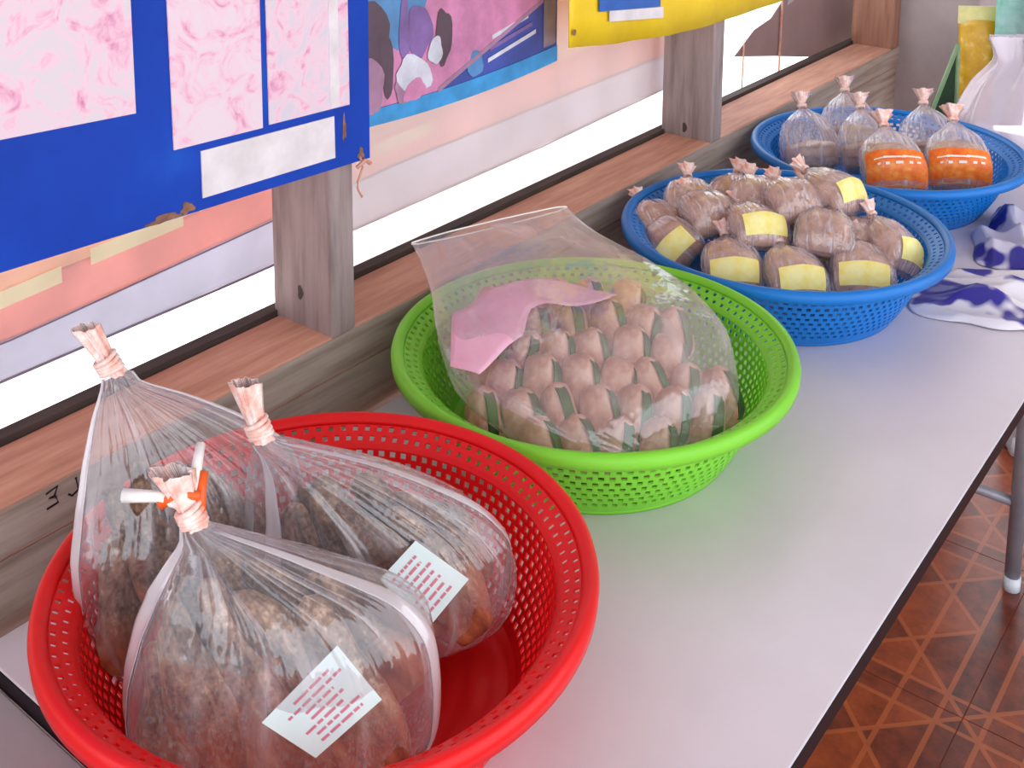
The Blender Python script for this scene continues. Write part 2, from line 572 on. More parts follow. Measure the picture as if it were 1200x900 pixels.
# concrete pillar at the far end
pl = box('trim_1', (-0.815, -0.645, 2.345, 2.52, FZ, 1.74), M['pillar'], None, 0.006)
tag(pl, 'grey concrete pillar at the far end of the timber wall', kind='structure')
bw = box('wall_back', (-0.64, 2.6, 4.3, 4.4, FZ, 1.74), plain('back_wall_paint', (150, 136, 132), 0.8))
tag(bw, 'dull brown wall far behind the stall', kind='structure')

# ------------------------------------------------------------------ window section: banner, tarp, plastic sheet
def wavy_sheet(name, x, y0, y1, zb, zt, mat, parent=None, amp=0.004, ny=60, nz=10, ph=0.0, thick=0.0008, bottom=None, xtop=0.0, top=None):
    V, Fs = [], []
    for i in range(ny + 1):
        y = y0 + (y1 - y0) * i / ny
        b = bottom(y) if bottom else zb
        for k in range(nz + 1):
            q = k / nz
            zt_ = top(y) if top else zt
            z = b + (zt_ - b) * q
            V.append((x + xtop * q + amp * (math.sin(y * 23 + ph) * 0.6 + math.sin(y * 51 + 2 * ph + z * 6) * 0.4) * (1 - 0.6 * q), y, z))
    m = nz + 1
    for i in range(ny):
        for k in range(nz):
            Fs.append((i * m + k, (i + 1) * m + k, (i + 1) * m + k + 1, i * m + k + 1))
    o = obj(name, V, Fs, mat, parent, smooth=True, origin=None if parent else (x, y0, zb))
    if thick:
        s = o.modifiers.new('solid', 'SOLIDIFY')
        s.thickness = thick
    return o


def vinyl(name, c, trans=0.45, var=0.04, rough=0.4):
    m, nt, out = new_mat(name)
    p = principled(nt, None, Roughness=rough)
    n = noise(nt, 12, 3)
    cr = ramp(nt, n.outputs['Fac'], [(0.3, srgb(tuple(v * (1 - var) for v in c))), (0.7, srgb(tuple(min(255, v * (1 + var)) for v in c)))])
    nt.links.new(cr.outputs['Color'], p.inputs['Base Color'])
    t = nt.nodes.new('ShaderNodeBsdfTranslucent')
    nt.links.new(cr.outputs['Color'], t.inputs['Color'])
    mx = nt.nodes.new('ShaderNodeMixShader')
    mx.inputs['Fac'].default_value = trans
    nt.links.new(p.outputs[0], mx.inputs[1])
    nt.links.new(t.outputs[0], mx.inputs[2])
    nt.links.new(mx.outputs[0], out.inputs['Surface'])
    return m


bn = empty('outdoor_banner', (-0.95, 1.0, 0.108))
tag(bn, 'pink striped vinyl banner hanging outside behind the wooden posts', 'banner')
bt = lambda y: 0.106 + 0.012 * max(0, (y - 0.75)) + 0.02 * max(0, y - 1.3)
M['v_white'] = vinyl('banner_white', (212, 210, 220), 0.5)
M['v_pink'] = vinyl('banner_pink', (230, 182, 176), 0.45)
M['v_beige'] = vinyl('banner_beige', (232, 204, 190), 0.55)
M['v_yellow'] = vinyl('banner_yellow', (255, 248, 206), 0.25)
M['v_hem'] = plain('banner_hem', (128, 112, 128), 0.6)
p2 = lambda y: 0.142 + 0.055 * max(0, y - 0.5) if y < 1.0 else 0.1695 + 0.02 * (y - 1.0)
p3 = lambda y: 0.188 + 0.05 * (y - 0.5)
wavy_sheet('white_band', -0.950, 0.0, 1.80, 0, 0, M['v_white'], bn, bottom=bt, amp=0.002, top=p2)
wavy_sheet('pink_band', -0.950, 0.0, 1.80, 0, 0, M['v_pink'], bn, bottom=p2, amp=0.002, top=lambda y: max(p3(y), p2(y) + 0.002))
wavy_sheet('beige_band', -0.950, 0.0, 1.80, 0, 0.62, M['v_beige'], bn, bottom=lambda y: max(p3(y), p2(y) + 0.002), amp=0.002)
obj('seam_line', *tube([(-0.9475, 1.8 * k / 40, p2(1.8 * k / 40)) for k in range(41)], 0.0008, 5), M['v_hem'], bn, True)
hm = [tube([(-0.9475, 0.0 + 1.8 * k / 40, bt(1.8 * k / 40) + 0.0005) for k in range(41)], 0.0014, 5)]
obj('hem', *join(hm), M['v_hem'], bn, True)
for (ya, yb, za, sl) in ((0.42, 0.545, 0.172, 0.06), (0.575, 0.68, 0.186, 0.05), (0.70, 0.86, 0.2, 0.05), (0.95, 1.06, 0.19, 0.05)):
    obj('yellow_block', [(-0.9445, ya, za), (-0.9445, yb, za + sl * (yb - ya)), (-0.9445, yb, za + sl * (yb - ya) + 0.016), (-0.9445, ya, za + 0.016)], [(0, 1, 2, 3)], M['v_yellow'], bn)

tp = empty('brown_tarp', (-0.955, 2.2, 0.05))
tag(tp, 'dull mauve tarp hanging outside the far window opening', 'tarp')
M['tarp'] = vinyl('mauve_tarp', (150, 124, 124), 0.2)
obj('cloth', *prism([(1.90, 0.128), (2.07, 0.096), (2.27, 0.055), (2.62, 0.02), (2.62, 0.34), (2.19, 0.34), (2.13, 0.22), (2.05, 0.175), (1.98, 0.165)], 'x', -0.952, -0.950), M['tarp'], tp)
for y0_, zA, zB, th in ((1.925, 0.02, 0.15, 0.003), (2.085, 0.02, 0.30, 0.004)):
    obj('cord', *tube([(-0.946, y0_, zA), (-0.946, y0_ + 0.004, zB)], th * 0.6, 6), M['sill_top'], tp)
for y0_, y1_, zA in ((2.12, 2.15, 0.19), (2.18, 2.20, 0.20), (2.215, 2.26, 0.205)):
    obj('pale_tear', [(-0.9492, y0_, zA), (-0.9492, y1_, zA + 0.005), (-0.9492, y1_ + 0.01, 0.30), (-0.9492, y0_ + 0.006, 0.30)], [(0, 1, 2, 3)], M['v_white'], tp)

ws = wavy_sheet('plastic_sheet', -0.905, 0.815, 1.63, 0.03, 0.78, M['sheet'], None, amp=0.005, ny=110, thick=0.0)
tag(ws, 'clear crinkled plastic sheet stretched across the middle window opening', 'plastic sheet')
# ------------------------------------------------------------------ printed poster, haze of the plastic sheet muted into its colours (photo poster with blue wave)
ps = empty('photo_poster', (-0.845, 0.99, 0.27))
tag(ps, 'photo poster with a curved blue border between two posts', 'poster')
XP = -0.845
C_ = lambda y: 0.296 - 0.07 * (y - 0.785) + 0.20 * (y - 0.785) ** 2          # top of light blue wave
D_ = lambda y: 0.279 - 0.09 * (y - 0.785) + 0.225 * (y - 0.785) ** 2          # its lower edge


def strip(y0, y1, lo, hi, x, n=24, th=0.0005):
    ys = [y0 + (y1 - y0) * k / n for k in range(n + 1)]
    poly = [(y, lo(y)) for y in ys] + [(y, hi(y)) for y in reversed(ys)]
    V = []
    Fs = []
    for k, y in enumerate(ys):
        V += [(x, y, lo(y)), (x, y, hi(y)), (x - th, y, lo(y)), (x - th, y, hi(y))]
    for k in range(n):
        a, b = 4 * k, 4 * k + 4
        Fs += [(a, b, b + 1, a + 1), (a + 2, a + 3, b + 3, b + 2), (a, a + 2, b + 2, b), (a + 1, b + 1, b + 3, a + 3)]
    return V, Fs


YP0, YP1 = 0.782, 1.187
pmat = lambda n, c: plain(n, c, 0.3, var=0.12, scale=22)
M['p_dark'] = pmat('poster_navy', (60, 78, 156))
M['p_cyan'] = pmat('poster_light_blue', (56, 144, 204))
M['p_pink'] = pmat('poster_pink', (196, 128, 168))
M['p_hair'] = pmat('poster_hair', (84, 68, 82))
M['p_skin'] = pmat('poster_skin', (158, 122, 150))
M['p_viol'] = pmat('poster_violet', (122, 96, 156))
M['p_white'] = pmat('poster_white', (196, 200, 214))
M['p_teal'] = pmat('poster_teal', (80, 136, 188))
M['p_grey'] = pmat('poster_grey', (140, 130, 140))
obj('navy_ground', *strip(YP0, YP1, lambda y: D_(y) + 0.004, lambda y: 0.60, XP), M['p_dark'], ps)
obj('light_blue_wave', *strip(YP0, YP1, D_, C_, XP + 0.0012), M['p_cyan'], ps)
E_ = lambda y: max(C_(y) + 0.0005, 0.290 + 0.365 * (y - 0.953))
ph = obj('pink_photo', *strip(YP0, 1.155, lambda y: E_(y), lambda y: 0.60, XP + 0.0010), M['p_pink'], ps)
obj('pale_border', *strip(0.955, 1.155, lambda y: E_(y) - 0.003, lambda y: E_(y) + 0.003, XP + 0.0016), M['p_skin'], ps)


def blob(cy, cz, ry, rz, x, rot=0.0, n=20, wob=0.1, seed=0):
    rs = np.random.RandomState(seed)
    a1, a2 = rs.rand(2) * 6
    V = []
    for k in range(n):
        a = 2 * PI * k / n
        q = 1 + wob * math.sin(3 * a + a1) + wob * 0.6 * math.sin(5 * a + a2)
        yy, zz = ry * q * math.cos(a), rz * q * math.sin(a)
        V.append((x, cy + yy * math.cos(rot) - zz * math.sin(rot), cz + yy * math.sin(rot) + zz * math.cos(rot)))
    return V, [tuple(range(n))]


for nm, mt, items in (('photo_teal_part', 'p_teal', [(0.89, 0.40, 0.05, 0.05, 0)]),
                      ('photo_grey_part', 'p_grey', [(0.80, 0.33, 0.02, 0.05, 0)]),
                      ('photo_hair', 'p_hair', [(0.842, 0.368, 0.038, 0.040, 0), (0.872, 0.34, 0.010, 0.04, 0.1), (0.965, 0.352, 0.014, 0.032, 0)]),
                      ('photo_face', 'p_skin', [(0.838, 0.318, 0.032, 0.030, 0), (0.905, 0.305, 0.022, 0.016, 0)]),
                      ('photo_violet_face', 'p_viol', [(0.925, 0.365, 0.020, 0.030, 0.1), (0.90, 0.37, 0.008, 0.04, 0)]),
                      ('photo_white_cloth', 'p_white', [(0.915, 0.318, 0.030, 0.020, -0.4), (0.950, 0.338, 0.012, 0.016, 0)]),
                      ('photo_magenta_part', 'p_pink', [(0.915, 0.300, 0.018, 0.012, 0.2)])):
    for q, (a, b, c, e, ro) in enumerate(items):
        ly = {'photo_teal_part': 0.0014, 'photo_grey_part': 0.0014, 'photo_hair': 0.0018, 'photo_face': 0.0022, 'photo_violet_face': 0.0020, 'photo_white_cloth': 0.0024, 'photo_magenta_part': 0.0026}[nm]
        obj(nm, *blob(a, b, c, e, XP + ly + 0.00015 * q, ro, seed=q + len(nm)), M[mt], ph)
for k in range(3):
    ya, za = 1.045 + 0.004 * k, 0.305 + 0.0135 * k
    obj('caption_line', *strip(ya, ya + 0.095 - 0.012 * k, lambda y: za + 0.20 * (y - ya), lambda y: za + 0.20 * (y - ya) + 0.005, XP + 0.0014, 6), M['p_white'] if k != 1 else M['p_viol'], ps)
obj('emblem', *blob(1.022, 0.308, 0.014, 0.016, XP + 0.0012, seed=3), M['p_teal'], ps)
obj('portrait_strip', *strip(1.157, 1.183, lambda y: C_(y) + 0.004, lambda y: 0.60, XP + 0.0010, 4), M['p_grey'], ps)

# ------------------------------------------------------------------ blue notice board
bs = empty('blue_notice_board', (-0.79, 0.45, 0.27))
tag(bs, 'blue notice board with faded pink photos fixed to the near post', 'notice board')
M['blue_board'] = noisy_mat('blue_board_paint', [(0.25, (8, 54, 156)), (0.6, (14, 66, 176)), (0.8, (24, 88, 194))], 7, 0.55, spec=0.2)
zb = lambda y: 0.2815 - 0.0385 * (y - 0.41)
obj('board', *prism([(-0.05, zb(-0.05)), (0.7915, zb(0.7915)), (0.7935, 0.74), (-0.05, 0.76)], 'x', -0.7965, -0.790), M['blue_board'], bs)


def faded_photo(name, seed, pale=(212, 206, 214), mid=(226, 180, 202), deep=(200, 110, 160)):
    m, nt, out = new_mat(name)
    p = principled(nt, out, Roughness=0.45)
    n = noise(nt, 34, 5, 0.6)
    mp = nt.nodes.new('ShaderNodeMapping')
    mp.inputs['Location'].default_value = (seed * 3.1, seed * 1.7, seed * 0.9)
    tc = nt.nodes.new('ShaderNodeTexCoord')
    nt.links.new(tc.outputs['Object'], mp.inputs['Vector'])
    nt.links.new(mp.outputs[0], n.inputs['Vector'])
    n.inputs['Distortion'].default_value = 1.6
    cr = ramp(nt, n.outputs['Fac'], [(0.40, srgb(pale)), (0.52, srgb((226, 200, 214))), (0.60, srgb(mid)), (0.75, srgb(deep))])
    nt.links.new(cr.outputs['Color'], p.inputs['Base Color'])
    return m


def board_quad(name, c, x, mat, th=0.0012):
    return obj(name, *prism(c, 'x', x - th, x), mat, bs)


M['ph1'] = faded_photo('faded_photo_one', 1)
M['ph2'] = faded_photo('faded_photo_two', 2, pale=(222, 208, 218))
M['ph3'] = faded_photo('faded_photo_three', 3, pale=(206, 202, 214))
XB = -0.7885
board_quad('faded_photo', [(0.05, 0.404), (0.527, 0.3755), (0.527, 0.66), (0.05, 0.67)], XB, M['ph1'])
board_quad('faded_photo', [(0.5615, 0.3355), (0.656, 0.3315), (0.6575, 0.66), (0.5595, 0.66)], XB, M['ph2'])
board_quad('faded_photo', [(0.6635, 0.3325), (0.7635, 0.3285), (0.7625, 0.66), (0.6630, 0.66)], XB, M['ph3'])
M['pale_strip'] = plain('pale_paper', (218, 214, 218), 0.5)
board_quad('pale_photo_stripe', [(0.738, 0.331), (0.750, 0.3305), (0.749, 0.66), (0.737, 0.66)], XB + 0.0006, M['pale_strip'])
board_quad('white_label', [(0.5885, 0.2855), (0.7435, 0.2800), (0.7430, 0.3215), (0.5885, 0.3275)], XB, M['pale_strip'])
M['rust'] = noisy_mat('rust_stain', [(0.3, (96, 66, 60)), (0.7, (150, 110, 84))], 90, 0.8)
for q, (a, b, c, e) in enumerate(((0.55, 0.279, 0.016, 0.0035), (0.573, 0.281, 0.007, 0.005), (0.757, 0.306, 0.0025, 0.012), (0.779, 0.2745, 0.004, 0.006))):
    obj('rust_stain', *blob(a, b, c, e, -0.7896, seed=q, wob=0.25), M['rust'], bs)
st = tag(obj('wire_tie', *join([tube([(-0.7885, 0.776 + 0.004 * math.sin(k), 0.272 - 0.006 * k) for k in range(8)], 0.0012, 6),
                                tube([(-0.7885, 0.772, 0.262), (-0.786, 0.781, 0.268), (-0.788, 0.790, 0.262)], 0.0022, 6)]), M['sill_top'], origin=(-0.79, 0.78, 0.23)),
         'thin rusty wire twisted at the lower corner of the blue board', 'wire')

# ------------------------------------------------------------------ yellow sign
ys = empty('yellow_sign', (-0.79, 1.4, 0.28))
tag(ys, 'yellow vinyl sign with a sagging lower edge on the far post', 'sign')
M['yellow'] = noisy_mat('yellow_vinyl', [(0.3, (226, 190, 14)), (0.7, (246, 214, 36))], 9, 0.4)
YB = lambda y: float(np.interp(y, [1.13, 1.25, 1.38, 1.53, 1.57, 1.72], [0.315, 0.2985, 0.286, 0.2785, 0.2785, 0.279]))
wavy_sheet('vinyl', -0.7905, 1.135, 1.745, 0, 0.72, M['yellow'], ys, amp=0.003, bottom=YB, thick=0.0012)
obj('blue_panel', *prism([(1.195, 0.350), (1.345, 0.333), (1.345, 0.60), (1.195, 0.60)], 'x', -0.7865, -0.7855), plain('sign_blue', (40, 96, 180), 0.4), ys)
obj('white_panel', *prism([(1.218, 0.3335), (1.352, 0.3165), (1.352, 0.3315), (1.218, 0.3475)], 'x', -0.7860, -0.7848), M['pale_strip'], ys)
obj('eyelet', *blob(1.141, 0.333, 0.004, 0.004, -0.7860, wob=0), M['rust'], ys)

# ------------------------------------------------------------------ tables
tb = empty('display_table', (-0.518, 1.27, FZ))
tag(tb, 'long white laminate table with black edge carrying the four baskets', 'table')
XT0, XT1, YT0, YT1 = -0.782, -0.2622, 0.367, 2.17
box('tabletop', (XT0, XT1, YT0, YT1, -0.0150, 0.0), M['table'], tb, 0.0012)
eb = 0.0012
box('edge_band', (XT1, XT1 + eb, YT0, YT1, -0.0148, -0.0010), M['black_edge'], tb)
box('edge_band', (XT0, XT1, YT0 - eb, YT0, -0.0148, -0.0010), M['black_edge'], tb)
box('edge_band', (XT0, XT1, YT1, YT1 + eb, -0.0148, -0.0010), M['black_edge'], tb)
for y in (0.56, 1.97):
    for x in (-0.62, -0.418):
        lg = obj('leg', *tube([(x, y, -0.015), (x, y, -0.735)], 0.013, 14), M['steel'], tb, True)
        obj('foot', *tube([(x, y, -0.75), (x, y, -0.725)], 0.0145, 14), M['foot'], lg, True)
    obj('crossbar', *tube([(-0.62, y, -0.588), (-0.418, y, -0.588)], 0.009, 12), M['steel'], tb, True)
    obj('crossbar', *tube([(-0.62, y, -0.025), (-0.418, y, -0.025)], 0.009, 12), M['steel'], tb, True)
t2 = empty('side_table', (-0.55, -0.1, FZ))
tag(t2, 'worn grey-beige table at the near end of the white table', 'table')
box('tabletop', (-0.79, -0.24, -0.70, 0.3650, -0.034, -0.0125), M['table_old'], t2, 0.002)
for y in (-0.5, 0.15):
    for x in (-0.70, -0.33):
        obj('leg', *tube([(x, y, -0.036), (x, y, FZ)], 0.013, 12), M['steel'], t2, True)

# ------------------------------------------------------------------ baskets
def basket(name, cx, cy, h, R, mat, label, n=104, rot=0.0):
    root = empty(name, (cx, cy, 0.0005))
    tag(root, label, 'basket', 'round plastic baskets in a row on the white table')
    s = R / 0.2
    hz = h / 0.095
    P = lambda rr, zz: (rr * s, zz * hz)
    ns = 2 * n

    def ring(prof, sub=ns, close=False):
        V, Fs = [], []
        for rr, zz in prof:
            for k in range(sub):
                a = 2 * PI * k / sub + rot
                V.append((cx + rr * math.cos(a), cy + rr * math.sin(a), 0.0005 + zz))
        m = len(prof)
        for i in range(m if close else m - 1):
            for k in range(sub):
                j = (i + 1) % m
                Fs.append((i * sub + k, i * sub + (k + 1) % sub, j * sub + (k + 1) % sub, j * sub + k))
        return V, Fs
    # rolled rim: closed profile
    rim = [P(*q) for q in ((0.1995, 0.0815), (0.2000, 0.088), (0.1985, 0.0930), (0.1955, 0.0950), (0.1915, 0.0945), (0.1880, 0.0915), (0.1865, 0.0880), (0.1885, 0.0885), (0.1930, 0.0915), (0.1965, 0.0900), (0.1975, 0.0860), (0.1975, 0.0815))]
    obj('rim', *ring(rim, 128, True), mat, root, True)
    # perforated wall: rows of staggered holes; (r, z, hole?) boundaries
    rows = []
    fl_ = [(0.1875, 0.0890), (0.1800, 0.0850), (0.1725, 0.0805)]
    rows += [(fl_[0], fl_[1], 0.40), (fl_[1], fl_[2], 0.40)]
    rows += [((0.1725, 0.0805), (0.1695, 0.0775), 0)]
    nw = 9
    a, b = (0.1695, 0.0775), (0.1435, 0.0125)
    wl_ = [(a[0] + (b[0] - a[0]) * k / nw + 0.0035 * math.sin(PI * k / nw), a[1] + (b[1] - a[1]) * k / nw) for k in range(nw + 1)]
    for k in range(nw):
        rows.append((wl_[k], wl_[k + 1], 0.52))
    rows += [(b, (0.1400, 0.0065), 0), ((0.1400, 0.0065), (0.1340, 0.0030), 0)]
    V, Fs = [], []
    prof = [rows[0][0]] + [q[1] for q in rows]
    for rr, zz in prof:
        rr, zz = P(rr, zz)
        for k in range(ns):
            ang = 2 * PI * k / ns + rot
            V.append((cx + rr * math.cos(ang), cy + rr * math.sin(ang), 0.0005 + zz))
    for i, (p0, p1, hole) in enumerate(rows):
        A, B = i * ns, (i + 1) * ns
        if not hole:
            for k in range(ns):
                Fs.append((A + k, A + (k + 1) % ns, B + (k + 1) % ns, B + k))
            continue
        off = i % 2
        for c in range(n):
            k0 = (2 * c + off) % ns
            k1, k2 = (k0 + 1) % ns, (k0 + 2) % ns
            o6 = [A + k0, A + k1, A + k2, B + k2, B + k1, B + k0]
            vs_ = [Vector(V[q]) for q in o6]
            cen = sum(vs_, Vector()) / 6
            fy = 0.62 if hole > 0.45 else 0.5
            in6 = []
            mid_t, mid_b = vs_[1], vs_[4]
            up = (mid_t - mid_b)
            for q, v_ in enumerate(vs_):
                dv = v_ - cen
                un = up.normalized()
                dvu = un * dv.dot(un)
                dvh = dv - dvu
                in6.append(len(V))
                V.append(tuple(cen + dvh * hole + dvu * fy))
            for q in range(6):
                q2 = (q + 1) % 6
                Fs.append((o6[q], o6[q2], in6[q2], in6[q]))
    wo = obj('perforated_wall', V, Fs, mat, root)
    sm = wo.modifiers.new('solid', 'SOLIDIFY')
    sm.thickness = 0.0018
    # base plate with concentric ribs and foot ring
    bp = []
    for k in range(22):
        rr = 0.1345 * (1 - k / 21.0) + 0.0005
        bp.append(P(rr, 0.0032 + (0.0012 if k % 3 == 1 else 0)))
    V1, F1 = ring(bp, 96)
    fr = [P(*q) for q in ((0.1345, 0.0035), (0.1375, 0.0030), (0.1380, 0.0), (0.1350, 0.0), (0.1335, 0.0025))]
    bo = obj('base', *join([(V1, F1), ring(fr, 96, True)]), mat, root, True)
    return root


basket('plastic_basket', -0.5542, 0.5043, 0.100, 0.1939, M['red'], 'red perforated plastic basket nearest the camera on the white table', 108)
basket('plastic_basket', -0.5890, 0.8969, 0.0946, 0.1994, M['green'], 'lime green perforated plastic basket holding one large clear bag', 104)
basket('plastic_basket', -0.5733, 1.2989, 0.0931, 0.2021, M['blue'], 'blue perforated basket full of yellow-labelled packets beside the green basket', 104)
basket('plastic_basket', -0.5916, 1.7071, 0.0850, 0.2050, M['blue'], 'farthest blue perforated basket holding orange-labelled packets', 104)

# ------------------------------------------------------------------ big tied bags in the red basket
def unit(v):
    v = np.array(v, float)
    return v / np.linalg.norm(v)


def fish(P0, P1, wid, thick, nrm, label, group, seed):
    """a flat dried fish slab from P0 (top) to P1 (bottom), local x runs along it"""
    P0, P1 = np.array(P0, float), np.array(P1, float)
    L = np.linalg.norm(P1 - P0)
    X = unit(P1 - P0)
    Z = unit(np.array(nrm) - X * np.dot(nrm, X))
    Y = np.cross(Z, X)
    rs = np.random.RandomState(seed)
    ph = rs.rand(4) * 6
    ns, nt = 20, 26
    V, Fs = [], []
    for i in range(nt + 1):
        q = i / nt
        x = (q - 0.5) * L
        e = max(0.0, 1 - abs(2 * q - 1) ** 7) ** 0.5
        w_ = wid * 0.5 * (0.25 + 0.75 * e) * (1 + 0.12 * math.sin(9 * q + ph[0]))
        w_ *= 0.42 + 0.58 * min(1.0, q * 1.7)
        t_ = thick * 0.5 * (0.3 + 0.7 * e) * (0.55 + 0.45 * min(1.0, q * 2))
        if i in (0, nt):
            w_ *= 0.35; t_ *= 0.35
        cz = 0.006 * math.sin(3.0 * q + ph[1])
        cyy = 0.005 * math.sin(4 * q + ph[2])
        for k in range(ns):
            a = 2 * PI * k / ns
            rip = 1 + 0.12 * math.sin(5 * a + ph[3] + 3 * q) + 0.08 * math.sin(17 * q + 2 * a)
            V.append((x, cyy + w_ * math.cos(a), cz + t_ * math.sin(a) * rip))
    for i in range(nt):
        for k in range(ns):
            Fs.append((i * ns + k, i * ns + (k + 1) % ns, (i + 1) * ns + (k + 1) % ns, (i + 1) * ns + k))
    Fs.append(tuple(range(ns - 1, -1, -1)))
    Fs.append(tuple(nt * ns + k for k in range(ns)))
    o = obj('dried_fish', V, Fs, M['fish'], None, True)
    c = (P0 + P1) / 2
    o.matrix_world = Matrix(((X[0], Y[0], Z[0], c[0]), (X[1], Y[1], Z[1], c[1]), (X[2], Y[2], Z[2], c[2]), (0, 0, 0, 1)))
    return tag(o, label, 'dried fish', group)


def big_bag(name, label, secs, W, N, seed, tiecol, neck_t, folds):
    b = Bag(secs, W, N, seed, 2.3, 1.45)
    root = empty(name, tuple(secs[0][1]))
    tag(root, label, 'plastic bag', 'tied bags in the red basket')
    obj('film', *b.mesh(0, 1, 64, 120), M['film'], root, True, grid=(64, 120))
    for a_, dw in folds:
        V_, F_ = b.patch(0.10, 0.86, a_ - dw, a_ + dw, 0.0012, 30, 8)
        fo = obj('folded_seam', V_, F_, M['film_fold'], root, True)
        fo.modifiers.new('solid', 'SOLIDIFY').thickness = 0.0006
    obj('neck_tuft', *b.mesh(0.87, 1.0, 10, 40, False, False, 0.0006), M['tie_pink'], root, True)
    c = smooth_interp(b.t, b.c, neck_t)
    c2 = smooth_interp(b.t, b.c, neck_t + 0.01)
    ax = unit(c2 - c)
    s1 = unit(np.cross(ax, [0, 1, 0.2])); s2 = np.cross(ax, s1)
    prt = []
    for j in range(4):
        ce_ = c + ax * (j - 1.5) * 0.0032
        prt.append(tube([tuple(ce_ + 0.0075 * (math.cos(2 * PI * k / 18) * s1 + math.sin(2 * PI * k / 18) * s2) + ax * 0.001 * math.sin(2 * PI * k / 18 + j)) for k in range(18)], 0.0019, 7, True))
    obj('tie', *join(prt), M[tiecol], root, True)
    return b, root


W3, N3 = unit((0.79, 0.61, 0)), unit((-0.61, 0.79, 0))
V3 = lambda x, y, z: np.array((x, y, z))
def secs_from(c0, W_, N_, rows, neck):
    """rows: (z, w_min, w_max, half depth, N offset, pleat) then the neck sections"""
    out_ = []
    zs = [q[0] for q in rows]
    for z, a_, b_, ht, no, pl_ in rows:
        out_.append((0.80 * (z - zs[0]) / (zs[-1] - zs[0]), c0 + W_ * (a_ + b_) / 2 + N_ * no + V3(0, 0, z), (b_ - a_) / 2, ht, pl_))
    for k, (t_, p_, hw_, ht_, pl_) in enumerate(neck):
        out_.append((t_, V3(*p_), hw_, ht_, pl_))
    return out_


bag3, r3 = big_bag('produce_bag', 'tied clear bag of brown dried fish at the front of the red basket, orange-white ribbon', secs_from(V3(-0.520, 0.437, 0), W3, N3, [
    (0.012, -0.060, 0.060, 0.020, 0, 0.02), (0.022, -0.088, 0.086, 0.046, -0.002, 0.03), (0.050, -0.102, 0.100, 0.056, -0.002, 0.035), (0.085, -0.100, 0.102, 0.056, -0.002, 0.035),
    (0.118, -0.092, 0.096, 0.050, -0.004, 0.05), (0.142, -0.082, 0.074, 0.040, -0.008, 0.08), (0.160, -0.070, 0.030, 0.028, -0.010, 0.10), (0.175, -0.060, -0.008, 0.017, -0.012, 0.12)],
    [(0.86, (-0.553, 0.399, 0.184), 0.010, 0.009, 0.16), (0.895, (-0.556, 0.397, 0.192), 0.006, 0.006, 0.15),
     (0.935, (-0.561, 0.396, 0.201), 0.008, 0.007, 0.2), (1.0, (-0.572, 0.394, 0.217), 0.014, 0.009, 0.25)]), W3, N3, 3, 'tie_pink', 0.895, ((PI + 0.25, 0.16), (-0.25, 0.14)))
bag2, r2 = big_bag('produce_bag', 'tied clear bag of brown dried fish on the right side of the red basket', secs_from(V3(-0.548, 0.553, 0), W3, N3, [
    (0.012, -0.060, 0.060, 0.018, 0, 0.02), (0.022, -0.084, 0.084, 0.040, 0, 0.03), (0.050, -0.098, 0.098, 0.050, 0, 0.035), (0.085, -0.098, 0.098, 0.049, 0, 0.035),
    (0.112, -0.096, 0.078, 0.044, -0.002, 0.05), (0.138, -0.094, 0.040, 0.036, -0.008, 0.08), (0.160, -0.090, 0.000, 0.026, -0.016, 0.10), (0.176, -0.085, -0.045, 0.016, -0.022, 0.12)],
    [(0.86, (-0.593, 0.486, 0.184), 0.010, 0.009, 0.16), (0.895, (-0.597, 0.485, 0.193), 0.006, 0.006, 0.15),
     (0.935, (-0.602, 0.484, 0.204), 0.007, 0.006, 0.2), (1.0, (-0.610, 0.484, 0.224), 0.011, 0.007, 0.25)]), W3, N3, 8, 'tie_pink', 0.895, ((PI + 0.75, 0.12), (0.2, 0.14)))
W1, N1 = unit((0.30, 0.95, 0)), unit((-0.95, 0.30, 0))
bag1, r1 = big_bag('produce_bag', 'tall tied clear bag of brown dried fish at the back of the red basket', secs_from(V3(-0.652, 0.465, 0), W1, N1, [
    (0.014, -0.055, 0.055, 0.016, -0.010, 0.02), (0.024, -0.072, 0.072, 0.028, -0.008, 0.03), (0.060, -0.082, 0.082, 0.036, -0.002, 0.035), (0.110, -0.084, 0.086, 0.036, 0.002, 0.035),
    (0.145, -0.078, 0.074, 0.032, 0.006, 0.05), (0.175, -0.070, 0.040, 0.026, 0.012, 0.08), (0.200, -0.062, 0.004, 0.018, 0.016, 0.10), (0.218, -0.054, -0.026, 0.012, 0.018, 0.12)],
    [(0.86, (-0.682, 0.430, 0.228), 0.010, 0.009, 0.16), (0.895, (-0.685, 0.426, 0.237), 0.006, 0.006, 0.15),
     (0.935, (-0.690, 0.424, 0.246), 0.007, 0.006, 0.2), (1.0, (-0.702, 0.420, 0.262), 0.010, 0.007, 0.25)]), W1, N1, 5, 'tie_pink', 0.895, ((PI + 0.1, 0.16), (0.0, 0.16)))

# orange and white ribbon on the front bag
rb = []
rw = []
for q, (p0, p1, c_) in enumerate((((-0.590, 0.372, 0.205), (-0.556, 0.398, 0.196), 'w'), ((-0.556, 0.398, 0.196), (-0.575, 0.420, 0.222), 'w'), ((-0.572, 0.386, 0.200), (-0.553, 0.402, 0.204), 'o'), ((-0.553, 0.400, 0.190), (-0.562, 0.412, 0.212), 'o'))):
    (rb if c_ == 'o' else rw).append(tube([p0, tuple((np.array(p0) + p1) / 2 + V3(0, 0, 0.004)), p1], [0.0045, 0.0035, 0.0030], 7))
obj('orange_ribbon', *join(rb), M['tie_orange'], r3, True)
obj('white_ribbon', *join(rw), M['tie_white'], r3, True)


